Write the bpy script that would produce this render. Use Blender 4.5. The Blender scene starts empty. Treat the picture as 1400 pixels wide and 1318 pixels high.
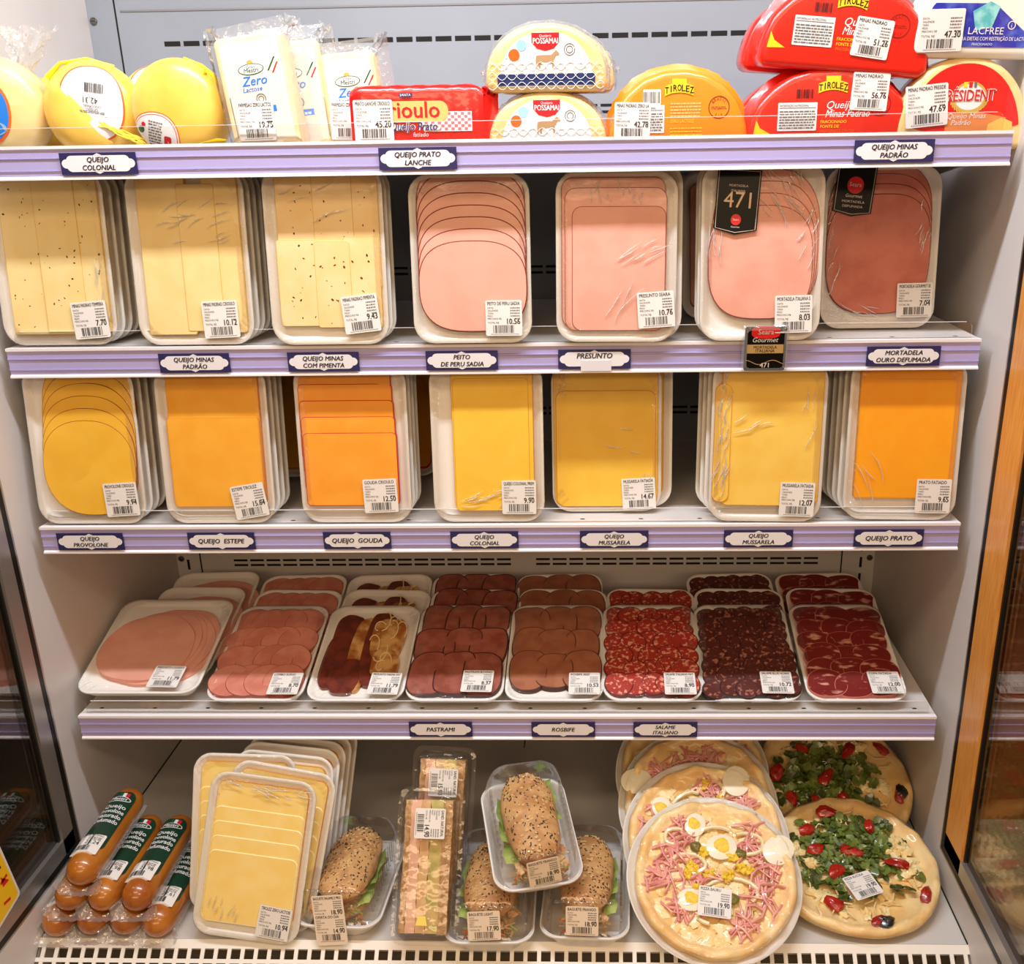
import bpy, math, random
from math import sin, cos, pi, radians as rad
from mathutils import Matrix, Vector
S = bpy.context.scene
C = S.collection
# ------------------------------------------------------------------ camera, world, lights
cam_d = bpy.data.cameras.new('camera'); cam = bpy.data.objects.new('camera', cam_d); C.objects.link(cam)
S.camera = cam
cam_d.sensor_fit = 'HORIZONTAL'; cam_d.sensor_width = 36; cam_d.lens = 36*1360.88/1400
cam_d.shift_x = -81.19/1400; cam_d.shift_y = 51.37/1400; cam_d.clip_start = .01
_y, _p, _r = .0316, .354, -.016
_f = Vector((-sin(_y)*cos(_p), cos(_y)*cos(_p), -sin(_p))); _rt = Vector((cos(_y), sin(_y), 0)); _u = _rt.cross(_f)
_R = _rt*cos(_r)+_u*sin(_r); _U = _u*cos(_r)-_rt*sin(_r)
cam.matrix_world = Matrix(((_R.x, _U.x, -_f.x, .1452), (_R.y, _U.y, -_f.y, -1.2602), (_R.z, _U.z, -_f.z, 1.4722), (0, 0, 0, 1)))
S.view_settings.view_transform = 'Standard'; S.view_settings.look = 'None'; S.view_settings.gamma = 1
S.view_settings.use_curve_mapping = False; S.view_settings.exposure = 0.0
W = bpy.data.worlds.new('shop'); S.world = W; W.use_nodes = True
W.node_tree.nodes['Background'].inputs[0].default_value = (1, .60, .30, 1)
W.node_tree.nodes['Background'].inputs[1].default_value = .38
def area(name, loc, rot, sx, sy, power, col):
    d = bpy.data.lights.new(name, 'AREA'); d.shape = 'RECTANGLE'; d.size = sx; d.size_y = sy; d.energy = power; d.color = col
    o = bpy.data.objects.new(name, d); C.objects.link(o); o.location = loc; o.rotation_euler = rot; return o
area('canopy_lamp', (0, -.30, 2.15), (rad(14), 0, 0), 1.1, .06, 17.5, (.88, .93, 1))
area('shop_ceiling_lamp', (-.5, -1.7, 2.9), (rad(30), 0, 0), 1.2, .3, 13, (1, .74, .48))
area('shop_ceiling_lamp', (1.2, -2.3, 2.9), (rad(35), 0, 0), 1.2, .3, 13, (1, .74, .48))
area('far_fill_lamp', (0, -5, 2.9), (rad(62), 0, 0), 4, .5, 52, (1, .70, .43))  # unseen lamp added as low warm fill reaching the lower back wall
# ------------------------------------------------------------------ materials
def lin(c):
    return tuple(((v/12.92) if v <= .04045 else ((v+.055)/1.055)**2.4) for v in c)
_m = {}
def P(name, col, rough=.5, coat=0, metal=0, col2=None, scale=40, thr=(.4, .6), bump=0, bscale=200, spec=.5, crough=.08, cbump=0, detail=3, vor=False, sss=0, stretch=None):
    """procedural principled material; colours are given as sRGB 0..1"""
    if name in _m: return _m[name]
    m = bpy.data.materials.new(name); m.use_nodes = True; N = m.node_tree.nodes; L = m.node_tree.links
    b = N['Principled BSDF']; b.inputs['Base Color'].default_value = (*lin(col), 1)
    b.inputs['Roughness'].default_value = rough; b.inputs['Metallic'].default_value = metal
    b.inputs['Specular IOR Level'].default_value = spec
    b.inputs['Coat Weight'].default_value = coat; b.inputs['Coat Roughness'].default_value = crough
    if sss:
        b.inputs['Subsurface Weight'].default_value = sss; b.inputs['Subsurface Radius'].default_value = (.01, .006, .003)
    if col2 or bump or cbump:
        tc = N.new('ShaderNodeTexCoord'); oi = N.new('ShaderNodeObjectInfo')
        mul = N.new('ShaderNodeMath'); mul.operation = 'MULTIPLY'; mul.inputs[1].default_value = 9.7; L.new(oi.outputs['Random'], mul.inputs[0])
        ad = N.new('ShaderNodeVectorMath'); ad.operation = 'ADD'; L.new(tc.outputs['Object'], ad.inputs[0]); L.new(mul.outputs[0], ad.inputs[1])
        vec = ad.outputs[0]
        if stretch:
            mp = N.new('ShaderNodeMapping'); mp.inputs['Scale'].default_value = stretch; L.new(vec, mp.inputs[0]); vec = mp.outputs[0]
    if col2:
        if vor:
            t = N.new('ShaderNodeTexVoronoi'); t.inputs['Scale'].default_value = scale; src = t.outputs['Distance']
        else:
            t = N.new('ShaderNodeTexNoise'); t.inputs['Scale'].default_value = scale; t.inputs['Detail'].default_value = detail; src = t.outputs['Fac']
        L.new(vec, t.inputs['Vector'])
        r = N.new('ShaderNodeValToRGB'); e = r.color_ramp.elements
        e[0].position, e[1].position = thr; e[0].color = (*lin(col), 1); e[1].color = (*lin(col2), 1)
        L.new(src, r.inputs[0]); L.new(r.outputs[0], b.inputs['Base Color'])
    for amt, sock in ((bump, 'Normal'), (cbump, 'Coat Normal')):
        if amt:
            t = N.new('ShaderNodeTexNoise'); t.inputs['Scale'].default_value = bscale; t.inputs['Detail'].default_value = 2; L.new(vec, t.inputs['Vector'])
            bp = N.new('ShaderNodeBump'); bp.inputs['Strength'].default_value = amt; bp.inputs['Distance'].default_value = .002
            L.new(t.outputs['Fac'], bp.inputs['Height']); L.new(bp.outputs[0], b.inputs[sock])
    _m[name] = m; return m
def clear(name, fac=.12, rough=.05, tint=(1, 1, 1), bump=0, bscale=120, milky=0):
    if name in _m: return _m[name]
    m = bpy.data.materials.new(name); m.use_nodes = True; N = m.node_tree.nodes; L = m.node_tree.links
    N.remove(N['Principled BSDF'])
    t = N.new('ShaderNodeBsdfTransparent'); t.inputs[0].default_value = (*tint, 1)
    g = N.new('ShaderNodeBsdfGlossy'); g.inputs['Roughness'].default_value = rough
    x = N.new('ShaderNodeMixShader'); lw = N.new('ShaderNodeLayerWeight'); lw.inputs[0].default_value = .25
    mm = N.new('ShaderNodeMath'); mm.operation = 'MULTIPLY_ADD'; mm.inputs[1].default_value = .5; mm.inputs[2].default_value = fac
    L.new(lw.outputs['Fresnel'], mm.inputs[0]); L.new(mm.outputs[0], x.inputs[0]); L.new(t.outputs[0], x.inputs[1]); L.new(g.outputs[0], x.inputs[2])
    out = x.outputs[0]
    if milky:
        d = N.new('ShaderNodeBsdfDiffuse'); d.inputs[0].default_value = (.9, .9, .9, 1); y = N.new('ShaderNodeMixShader'); y.inputs[0].default_value = milky
        L.new(out, y.inputs[1]); L.new(d.outputs[0], y.inputs[2]); out = y.outputs[0]
    if bump:
        tc = N.new('ShaderNodeTexCoord'); n = N.new('ShaderNodeTexNoise'); n.inputs['Scale'].default_value = bscale; n.inputs['Detail'].default_value = 1.5
        L.new(tc.outputs['Object'], n.inputs['Vector']); bp = N.new('ShaderNodeBump'); bp.inputs['Strength'].default_value = bump; bp.inputs['Distance'].default_value = .004
        L.new(n.outputs['Fac'], bp.inputs['Height']); L.new(bp.outputs[0], g.inputs['Normal'])
    L.new(out, N['Material Output'].inputs[0]); _m[name] = m; return m
WHITE = P('white_enamel', (.87, .85, .84), .38, col2=(.84, .82, .81), scale=3)
BACK = P('grey_back_panel', (.57, .60, .65), .4, col2=(.55, .58, .63), scale=4)
SLOT = P('slot_black', (.03, .03, .03), .8)
RAIL = P('lavender_rail_plastic', (.71, .68, .88), .3, spec=.5)
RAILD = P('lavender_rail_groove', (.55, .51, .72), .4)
RAILW = P('white_rail_lip', (.95, .94, .96), .25)
FOAM = P('white_foam', (.93, .92, .9), .55, bump=.1, bscale=900)
PAPER = P('label_paper', (.91, .90, .89), .55)
INK = P('label_ink', (.09, .085, .09), .6)
INKG = P('label_ink_grey', (.42, .41, .41), .6)
NAVY = P('sign_navy', (.16, .15, .36), .45)
PLAQ = P('sign_plaque', (.93, .93, .96), .4)
ALU = P('brushed_aluminium', (.72, .71, .70), .35, metal=.8)
GASKET = P('black_gasket', (.02, .02, .022), .45)
GLASS = clear('side_glass', .10, .02, (.82, .8, .78))
ACRYL = clear('acrylic', .04, .03, (.98, .98, .98))
FILM = clear('cling_film', .02, .10, (1, 1, 1), 1, 130, .03)
BAG = clear('clear_bag', .10, .12, (.97, .97, .97), 1, 90, .12)
LID = clear('clear_lid', .035, .05, (.99, .99, .99), .35, 60, .01)
# ------------------------------------------------------------------ mesh helpers
I4 = Matrix.Identity(4)
def T(x, y, z=0): return Matrix.Translation((x, y, z))
def RX(a): return Matrix.Rotation(rad(a), 4, 'X')
def RY(a): return Matrix.Rotation(rad(a), 4, 'Y')
def RZ(a): return Matrix.Rotation(rad(a), 4, 'Z')
def SC(x, y, z): return Matrix.Diagonal((x, y, z, 1))
def sup(w, h, e=2.5, n=48, cx=0, cy=0, wob=0, seed=0):
    rg = random.Random(seed); ph = [rg.random()*6.3 for _ in range(4)]; o = []
    for i in range(n):
        a = 2*pi*i/n; c, s = cos(a), sin(a)
        k = 1+wob*(sin(2*a+ph[0])*.5+sin(3*a+ph[1])*.35+sin(7*a+ph[2])*.15)
        o.append((cx+k*w/2*math.copysign(abs(c)**(2/e), c), cy+k*h/2*math.copysign(abs(s)**(2/e), s)))
    return o
def rrect(w, h, r, cx=0, cy=0, n=6):
    o = []; r = min(r, w/2-1e-5, h/2-1e-5)
    for q, (sx, sy) in enumerate(((1, 1), (-1, 1), (-1, -1), (1, -1))):
        for i in range(n+1):
            a = pi/2*q+pi/2*i/n; o.append((cx+sx*(w/2-r)+r*cos(a), cy+sy*(h/2-r)+r*sin(a)))
    return o
def inset(o, d):
    n = len(o); r = []
    for i in range(n):
        x0, y0 = o[i-1]; x1, y1 = o[i]; x2, y2 = o[(i+1) % n]
        tx, ty = x2-x0, y2-y0; l = math.hypot(tx, ty) or 1
        r.append((x1-ty/l*d, y1+tx/l*d))
    return r
_tc = {}
def text_mesh(s, shear, bold):
    k = (s, shear, bold)
    if k not in _tc:
        c = bpy.data.curves.new('t', 'FONT'); c.body = s; c.shear = shear; c.offset = bold; c.resolution_u = 2; c.size = 1
        c.align_x = 'LEFT'
        o = bpy.data.objects.new('t', c); C.objects.link(o); dg = bpy.context.evaluated_depsgraph_get()
        me = bpy.data.meshes.new_from_object(o.evaluated_get(dg))
        v = [tuple(q.co) for q in me.vertices]; f = [tuple(q.vertices) for q in me.polygons]
        C.objects.unlink(o); bpy.data.objects.remove(o); bpy.data.curves.remove(c); bpy.data.meshes.remove(me)
        _tc[k] = (v, f)
    return _tc[k]
class MB:
    def __init__(s): s.v = []; s.f = []; s.mi = []; s.mats = []; s.sm = []
    def add(s, v, f, mat, M=None, smooth=False):
        b = len(s.v)
        if mat not in s.mats: s.mats.append(mat)
        k = s.mats.index(mat)
        s.v += [tuple(M @ Vector(q)) for q in v] if M is not None else [tuple(q) for q in v]
        for q in f: s.f.append(tuple(b+i for i in q)); s.mi.append(k); s.sm.append(smooth)
        return s
    def loft(s, rings, mat, cap0=True, cap1=True, M=None, smooth=True, closed=True):
        n = len(rings[0]); v = [p for r in rings for p in r]; f = []
        for j in range(len(rings)-1):
            for i in range(n if closed else n-1):
                a, b = j*n+i, j*n+(i+1) % n; f.append((a, b, b+n, a+n))
        s.add(v, f, mat, M, smooth); b0 = len(s.v)-len(v); k = s.mats.index(mat)
        for on, off, rev in ((cap0, 0, True), (cap1, (len(rings)-1)*n, False)):
            if on:
                q = [b0+off+i for i in range(n)]; s.f.append(tuple(reversed(q)) if rev else tuple(q)); s.mi.append(k); s.sm.append(False)
        return s
    def prism(s, o, z0, z1, mat, M=None, bev=0, smooth=True):
        R = [[(x, y, z0) for x, y in o]]
        if bev:
            R.append([(x, y, z1-bev) for x, y in o]); R.append([(x, y, z1-bev*.3) for x, y in inset(o, bev*.3)]); R.append([(x, y, z1) for x, y in inset(o, bev)])
        else: R.append([(x, y, z1) for x, y in o])
        return s.loft(R, mat, M=M, smooth=smooth)
    def slice(s, o, z0, z1, mat, rim, rw=.0012, M=None, amp=.0003, tilt=0, seed=0):
        n = len(o); cx = sum(p[0] for p in o)/n; cy = sum(p[1] for p in o)/n; rg = random.Random(seed); q = [rg.random()*6.3 for _ in range(4)]
        def zz(x, y): return z1+tilt*(cy-y)+amp*(sin(x*70+q[0]+sin(y*40+q[2])*1.5)+sin(y*85+q[1]+sin(x*50+q[3])*1.5))
        def ring(p, dz=0): return [(x, y, zz(x, y)+dz) for x, y in p]
        i0, i1 = inset(o, rw*.4), inset(o, rw)
        s.loft([[(x, y, min(z0, zz(x, y)-.0008)) for x, y in o], ring(o, -.0004), ring(i0)], rim, True, False, M)
        s.loft([ring(i0), ring(i1)], rim, False, False, M)
        R = [ring(i1)]+[ring([(cx+(x-cx)*k, cy+(y-cy)*k) for x, y in i1]) for k in (.8, .6, .4, .2, .05)]
        return s.loft(R, mat, False, True, M)
    def flat(s, o, z, mat, M=None): return s.add([(x, y, z) for x, y in o], [tuple(range(len(o)))], mat, M)
    def rect(s, x0, y0, x1, y1, z, mat, M=None): return s.flat([(x0, y0), (x1, y0), (x1, y1), (x0, y1)], z, mat, M)
    def box(s, x0, x1, y0, y1, z0, z1, mat, M=None):
        v = [(x, y, z) for z in (z0, z1) for y in (y0, y1) for x in (x0, x1)]
        return s.add(v, [(0, 2, 3, 1), (4, 5, 7, 6), (0, 1, 5, 4), (2, 6, 7, 3), (0, 4, 6, 2), (1, 3, 7, 5)], mat, M)
    def tube(s, pts, r, mat, n=8, M=None, caps=True):
        P_ = [Vector(p) for p in pts]; R = []
        for i, p in enumerate(P_):
            d = (P_[min(i+1, len(P_)-1)]-P_[max(i-1, 0)]).normalized(); a = d.cross(Vector((0, 0, 1)))
            if a.length < 1e-3: a = d.cross(Vector((1, 0, 0)))
            a.normalize(); b = d.cross(a); rr = r[i] if isinstance(r, (list, tuple)) else r
            R.append([tuple(p+a*cos(2*pi*k/n)*rr+b*sin(2*pi*k/n)*rr) for k in range(n)])
        return s.loft(R, mat, caps, caps, M)
    def ball(s, c, r, mat, M=None, n=12, m=8, wob=0, seed=0):
        rg = random.Random(seed); ph = [rg.random()*6 for _ in range(3)]; R = []
        for j in range(m+1):
            t = -pi/2+pi*j/m; q = []
            for i in range(n):
                a = 2*pi*i/n; k = 1+wob*(sin(3*a+ph[0]+2*t)+sin(2*a-3*t+ph[1]))*.5
                q.append((c[0]+k*r[0]*cos(t)*cos(a), c[1]+k*r[1]*cos(t)*sin(a), c[2]+k*r[2]*sin(t)))
            R.append(q)
        return s.loft(R, mat, False, False, M)
    def ring(s, cx, cy, z, r, w, mat, M=None, n=28, sx=1):
        return s.loft([[(cx+sx*q*cos(2*pi*i/n), cy+q*sin(2*pi*i/n), z) for i in range(n)] for q in (r, r-w)], mat, False, False, M, False)
    def text(s, t, x, y, z, h, mat, M=None, al='C', maxw=None, shear=0, bold=0, sx=1):
        v, f = text_mesh(t, shear, 0)
        if not v: return s
        if bold:
            s.text(t, x+h*bold*2.4, y, z+.00003, h, mat, M, al, maxw, shear, 0, sx); s.text(t, x, y+h*bold*1.6, z+.00006, h, mat, M, al, maxw, shear, 0, sx)
        k = h/.72; x0 = min(q[0] for q in v); x1 = max(q[0] for q in v); w = (x1-x0)*k*sx; kx = k*sx
        if maxw and w > maxw: kx *= maxw/w; w = maxw
        o = x-{'C': w/2, 'L': 0, 'R': w}[al]
        return s.add([(o+(q[0]-x0)*kx, y+q[1]*k, z) for q in v], f, mat, M)
    def arc_text(s, t, cx, cy, r, a0, a1, z, h, mat, flip=False, M=None):
        n = len(t)
        for i, ch in enumerate(t):
            if ch == ' ': continue
            a = a0+(a1-a0)*(i+.5)/n; q = T(cx+r*cos(rad(a)), cy+r*sin(rad(a)), z) @ RZ(a-90+(180 if flip else 0))
            s.text(ch, 0, -h/2, 0, h, mat, (M or I4) @ q)
        return s
    def map(s, i0, fn):
        for i in range(i0, len(s.v)): s.v[i] = fn(*s.v[i])
        return s
    def patch(s, o, z, mat, rings=5):
        n = len(o); cx = sum(p[0] for p in o)/n; cy = sum(p[1] for p in o)/n
        return s.loft([[(cx+(x-cx)*k, cy+(y-cy)*k, z) for x, y in o] for k in [1-j/(rings+.0)*.98 for j in range(rings+1)]], mat, False, True)
    def build(s, name, parent=None, sharp=35):
        me = bpy.data.meshes.new(name); me.from_pydata(s.v, [], s.f)
        for m in s.mats: me.materials.append(m)
        me.polygons.foreach_set('material_index', s.mi); me.polygons.foreach_set('use_smooth', s.sm)
        if any(s.sm): me.set_sharp_from_angle(angle=rad(sharp))
        me.update(); o = bpy.data.objects.new(name, me); C.objects.link(o)
        if parent: o.parent = parent
        return o
def tag(o, label, cat, group=None):
    o['label'] = label; o['category'] = cat
    if group: o['group'] = group
    return o
def thing(name, label, cat, M=I4, group=None):
    o = bpy.data.objects.new(name, None); C.objects.link(o); o.matrix_world = M; o.empty_display_size = .02
    return tag(o, label, cat, group)
def struct(o): o['kind'] = 'structure'; return o
def dup(root, M, label):
    """copy a thing with its parts and their parts"""
    def cp(o, parent):
        c = o.copy(); C.objects.link(c)
        if parent: c.parent = parent
        for ch in o.children: cp(ch, c)
        return c
    r = cp(root, None); r.matrix_world = M; r['label'] = label; return r
def frame(x, y, z, lean=7, roll=0, yaw=0):
    """local x right, y up the face, z out of the face; lean is tilt back from vertical"""
    return T(x, y, z) @ RZ(yaw) @ RX(90-lean) @ RZ(roll)
ORD = ['front', 'second', 'third', 'fourth', 'fifth', 'sixth', 'seventh']
# ------------------------------------------------------------------ cabinet shell
HW, WX, D = .625, .6428, .4294
SY = [-.008, .0095, 0, -.004]; SZ = [1.4879, 1.2437, 1.0, .7049]; RH = .0385
DZ, DY = .4498, -.175
def back_wall():
    m = MB(); m.box(-WX, WX, D, D+.03, .985, 2.0, BACK); m.box(-WX, WX, D, D+.03, .35, .985, WHITE)
    y0, y1 = D-.0006, D+.002
    for z in (1.6385,):
        x = -.5286
        while x < .40: m.box(x, x+.0248, y0, y1, z-.0035, z+.0035, SLOT); x += .0302
    for z0 in (1.535, 1.29, 1.05, .7655):
        for xa, n in ((-.536, 17), (.0256, 17)):
            for k in range(n):
                for dz in (-.0048, .0048): m.box(xa+k*.0306, xa+k*.0306+.0255, y0, y1, z0+dz-.002, z0+dz+.002, SLOT)
    for x in (-.5984, .5834): m.box(x-.0012, x+.0012, y0, y1, .5, 2.0, SLOT)
    m.box(-.59, .59, y0-.001, y1, 1.684, 1.6865, P('panel_seam', (.5, .5, .52), .5))
    for x in (-.622, .6185):
        z = .56
        while z < 1.3: m.box(x-.0022, x+.0022, y0, y1, z, z+.02, SLOT); z += .032
    struct(m.build('wall_back'))
    for i, (x, z) in enumerate(((-.634, .774), (.634, .771), (-.634, 1.672), (.634, 1.672))):
        s = MB(); s.loft([[(r*cos(2*pi*k/14), r*sin(2*pi*k/14), h) for k in range(14)] for r, h in ((.0055, 0), (.0055, .002), (.004, .0035))], P('screw_steel', (.45, .44, .42), .35, metal=.9))
        s.box(-.003, .003, -.0006, .0006, .003, .0037, SLOT)
        o = s.build('panel_screw'); o.matrix_world = T(x, D, z) @ RX(90)
        tag(o, ['steel screw low in the left back corner under third shelf', 'steel screw low in the right back corner under third shelf', 'steel screw high in the left back corner above top shelf', 'steel screw high in the right back corner above top shelf'][i], 'screw')
back_wall()
for s_, nm in ((-1, 'left'), (1, 'right')):
    m = MB(); a, b = sorted((s_*WX, s_*(WX+.02)))
    m.box(a, b, -.036, D+.03, .35, 2.0, WHITE); m.box(a, b, -.36, -.036, .35, .500, WHITE)
    struct(m.build('wall_'+nm))
    # metal strip and black gasket edging, upright and along the bottom of the glass
    m = MB(); m.box(a, b, -.0395, -.036, .5035, 2.0, ALU); m.box(a, b, -.36, -.036, .500, .5035, ALU); struct(m.build('trim_1' if s_ < 0 else 'trim_2'))
    m = MB(); m.box(a, b, -.050, -.0395, .514, 2.0, GASKET); m.box(a, b, -.36, -.0395, .5035, .514, GASKET); struct(m.build('trim_3' if s_ < 0 else 'trim_4'))
    # glazed end panel: pane with its metal frame
    g = MB(); x = s_*(WX+.010)
    g.box(x-.003, x+.003, -.8, -.078 if s_ < 0 else -.112, .538, 2.0, GLASS); pane = struct(g.build('window_1' if s_ < 0 else 'window_2'))
    FR = ALU if s_ < 0 else P('warm_lit_aluminium', (.93, .66, .33), .3, col2=(.88, .58, .26), scale=60, stretch=(1, 6, .4))  # right metal frame: the warm light it reflects is put into its colour
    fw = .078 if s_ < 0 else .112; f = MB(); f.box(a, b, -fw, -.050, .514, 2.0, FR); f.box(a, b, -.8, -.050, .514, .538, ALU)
    f.box(min(x-.006, x+.006), max(x-.006, x+.006), -fw-.004, -fw, .538, 2.0, GASKET)
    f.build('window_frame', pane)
# neighbouring cabinets seen through the end glass
m = MB(); m.box(-.80, -.78, -.9, D, .2, 2.0, P('dark_brown_panel', (.13, .11, .09), .5, col2=(.10, .085, .075), scale=5))
struct(m.build('trim_5'))
m = MB(); wd = P('honey_wood_panel', (.86, .60, .36), .45, col2=(.76, .50, .28), scale=14, stretch=(1, 5, .35))
m.box(1.10, 1.12, -.6, D, .2, 2.0, wd); m.box(1.0, 1.10, -.6, D, .728, .740, P('pale_ledge', (.78, .66, .55), .4)); m.box(1.0, 1.10, -.6, D, .690, .694, P('pale_ledge', (.78, .66, .55), .4))
m.box(.68, 1.10, D, D+.02, .2, 2.0, wd); m.box(.69, 1.10, .05, D, .715, .730, P('pale_ledge', (.78, .66, .55), .4)); m.box(.69, 1.10, .08, D, 1.02, 1.035, P('pale_ledge', (.78, .66, .55), .4))
struct(m.build('trim_6'))
def deck():
    m = MB(); m.box(-WX, WX, DY+.001, D, DZ-.02, DZ, P('deck_enamel', (.80, .79, .78), .35)); m.box(.0018, .0036, .30, D-.001, DZ-.002, DZ+.0004, SLOT)
    for s_ in (-1, 1): m.box(s_*WX-.0015, s_*WX+.0015, DY+.001, D, DZ-.001, DZ+.0015, SLOT)
    struct(m.build('floor'))
    g = MB(); gm = P('white_grille_enamel', (.95, .94, .92), .35); a = radians_45 = rad(42)
    M = T(0, DY, DZ) @ RX(90-48)
    # perforated plate: local x across, y up slope, z out; bars around real square openings
    pit, hole, n, rows = .0187, .0132, 70, 4; x0 = -n*pit/2+.004
    yt = -.0120
    g.box(-WX, WX, yt, 0.0, -.002, 0, gm, M)
    for r in range(rows):
        ya = yt-r*pit; yb = ya-hole
        g.box(-WX, x0, yb, ya, -.002, 0, gm, M); g.box(x0+n*pit-(pit-hole), WX, yb, ya, -.002, 0, gm, M)
        for k in range(n-1): g.box(x0+k*pit+hole, x0+(k+1)*pit, yb, ya, -.002, 0, gm, M)
        g.box(-WX, WX, ya-pit, yb, -.002, 0, gm, M)
    struct(g.build('grille_return_air'))
    k = MB(); k.box(-WX, WX, -.35, DY+.03, .30, .33, P('duct_dark', (.40, .36, .30), .7)); k.box(-WX, WX, DY+.03, DY+.034, .33, DZ-.02, P('duct_dark', (.40, .36, .30), .7)); struct(k.build('trim_7'))
deck()
# ------------------------------------------------------------------ shelves with price rails
SH = [('top shelf carrying whole cheeses, with bright lavender price rail', 0), ('second shelf carrying trays of pale cheese and pink cold cuts', 1), ('third shelf carrying trays of yellow and orange sliced cheese', 2), ('lowest shelf carrying flat trays of red cured meats', 3)]
def shelf(i, label):
    r = thing('display_shelf', label, 'shelf', T(0, SY[i], SZ[i]), 'lavender railed shelves')
    depth = D-.012-SY[i]
    q = .0215 if i == 0 else 0   # the top shelf's panel sits lower behind its rail
    m = MB(); m.box(-HW, HW, .004, depth, -.010-q, -.0005-q, WHITE); m.box(-HW, HW, .02, .03, -.020-q*.75, -.010-q, WHITE)
    for k in range(16):
        m.loft([[(-.6+k*.08+.0035*cos(2*pi*j/12), .02+.002*sin(2*pi*j/12), -.0003-q) for j in range(12)]]*2, SLOT, False, True, smooth=False)
    m.build('shelf_panel', r)
    pr = [(.004, 0), (-.004, 0), (-.004, -.0035), (-.0022, -.005), (-.0022, -.0125), (-.0036, -.0135), (-.0036, -.0145), (-.0022, -.0155), (-.0022, -.0265), (-.0036, -.0275), (-.0036, -.0285), (-.0022, -.0295), (-.0022, -.0345), (-.005, -.0365), (-.005, -RH), (.004, -RH)]
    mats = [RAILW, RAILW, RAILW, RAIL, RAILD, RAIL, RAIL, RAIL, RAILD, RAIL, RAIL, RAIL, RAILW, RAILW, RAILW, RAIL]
    m = MB(); n = len(pr)
    for j in range(n):
        (y0, z0), (y1, z1) = pr[j], pr[(j+1) % n]
        m.add([(-HW, y0, z0), (-HW, y1, z1), (HW, y1, z1), (HW, y0, z0)], [(0, 1, 2, 3)], mats[j])
    m.add([(-HW, y, z) for y, z in pr], [tuple(range(n))], RAIL); m.add([(HW, y, z) for y, z in pr], [tuple(reversed(range(n)))], RAIL)
    m.build('price_rail', r)
    g = MB(); pts = rrect(2*HW-.02, .040, .008); pts = [(x, y) for x, y in pts]
    g.prism(pts, -.001, .001, ACRYL, T(0, .006, 0) @ RX(90)); e = P('acrylic_edge', (.9, .9, .92), .15)
    g.box(-HW+.018, HW-.018, .0052, .0068, .0198, .0204, e)
    g.build('front_guard', r)
    for s_ in (-1, 1):
        b = MB(); b.prism([(.01, -.012), (depth, -.012), (depth, -.075), (depth-.02, -.075), (.06, -.03), (.01, -.022)], -.0012, .0012, WHITE, T(s_*(HW-.004), 0, 0) @ RZ(90) @ RX(90)); b.build('shelf_bracket', r)
for lab, i in SH: shelf(i, lab)
def sign(row, x, lines, extra=None, blank=False):
    w, h = .0925, .0248; m = MB(); m.box(-w/2, w/2, -h/2, h/2, -.0008, 0, NAVY)
    pl = rrect(w*.83, h*.74, .006, 0, 0, 5); m.flat(pl, .0003, PLAQ)
    for s_ in (-1, 1):
        m.flat(sup(.012, .0105, 2, 20, s_*w*.415, 0), .0002, PLAQ)
        m.flat([(-.006, s_*h*.36), (0, s_*h*.47), (.006, s_*h*.36)] if s_ > 0 else [(.006, s_*h*.36), (0, s_*h*.47), (-.006, s_*h*.36)], .0003, PLAQ)
    nl = len(lines)
    for k, t in enumerate(lines):
        y = (.0016 if k == 0 else -.0074) if nl == 2 else (.0012 if blank else -.003)
        m.text(t, 0, y, .0006, .0058 if nl == 2 else .0066, P('sign_letter', (.10, .095, .2), .5), maxw=w*.78, shear=.22, bold=.03, sx=1.0)
    if blank: m.box(-.0175, .0215, -h*.62, -.0014, .0003, .0007, P('blank_slip', (.90, .89, .93), .5))
    o = m.build('shelf_sign'); o.matrix_world = T(x, SY[row]-.0058, SZ[row]-.0205) @ RX(90)
    pos = ['top', 'second', 'third', 'lowest'][row]
    tag(o, extra or ('navy framed sign reading %s on %s shelf rail' % (' '.join(lines), pos)), 'sign', 'price rail signs')
for a in ((0, -.452, ['QUEIJO', 'COLONIAL'], 'navy framed sign reading QUEIJO COLONIAL on top shelf rail'), (0, -.069, ['QUEIJO PRATO', 'LANCHE']), (0, .489, ['QUEIJO MINAS', 'PADRÃO'], 'navy framed sign QUEIJO MINAS PADRÃO at right of top rail'),
          (1, -.379, ['QUEIJO MINAS', 'PADRÃO'], 'navy framed sign QUEIJO MINAS PADRÃO at left of second rail'), (1, -.211, ['QUEIJO MINAS', 'COM PIMENTA']), (1, -.032, ['PEITO', 'DE PERU SADIA'], 'navy framed sign reading PEITO DE PERU on second shelf rail'),
          (1, .138, ['PRESUNTO'], 'navy sign PRESUNTO with blank slip stuck over it'), (1, .529, ['MORTADELA', 'OURO DEFUMADA']),
          (2, -.556, ['QUEIJO', 'PROVOLONE']), (2, -.374, ['QUEIJO  ESTEPE']), (2, -.187, ['QUEIJO  GOUDA']), (2, -.013, ['QUEIJO', 'COLONIAL'], 'navy framed sign reading QUEIJO COLONIAL on third shelf rail'),
          (2, .163, ['QUEIJO', 'MUSSARELA'], 'navy sign QUEIJO MUSSARELA below darker yellow tray, middle of third rail'), (2, .357, ['QUEIJO', 'MUSSARELA'], 'navy sign QUEIJO MUSSARELA next to the QUEIJO PRATO sign'), (2, .531, ['QUEIJO PRATO']),
          (3, -.090, ['PASTRAMI']), (3, .089, ['ROSBIFE']), (3, .237, ['SALAME', 'ITALIANO'])):
    sign(a[0], a[1], a[2], a[3] if len(a) > 3 else None, a[2] == ['PRESUNTO'])
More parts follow.
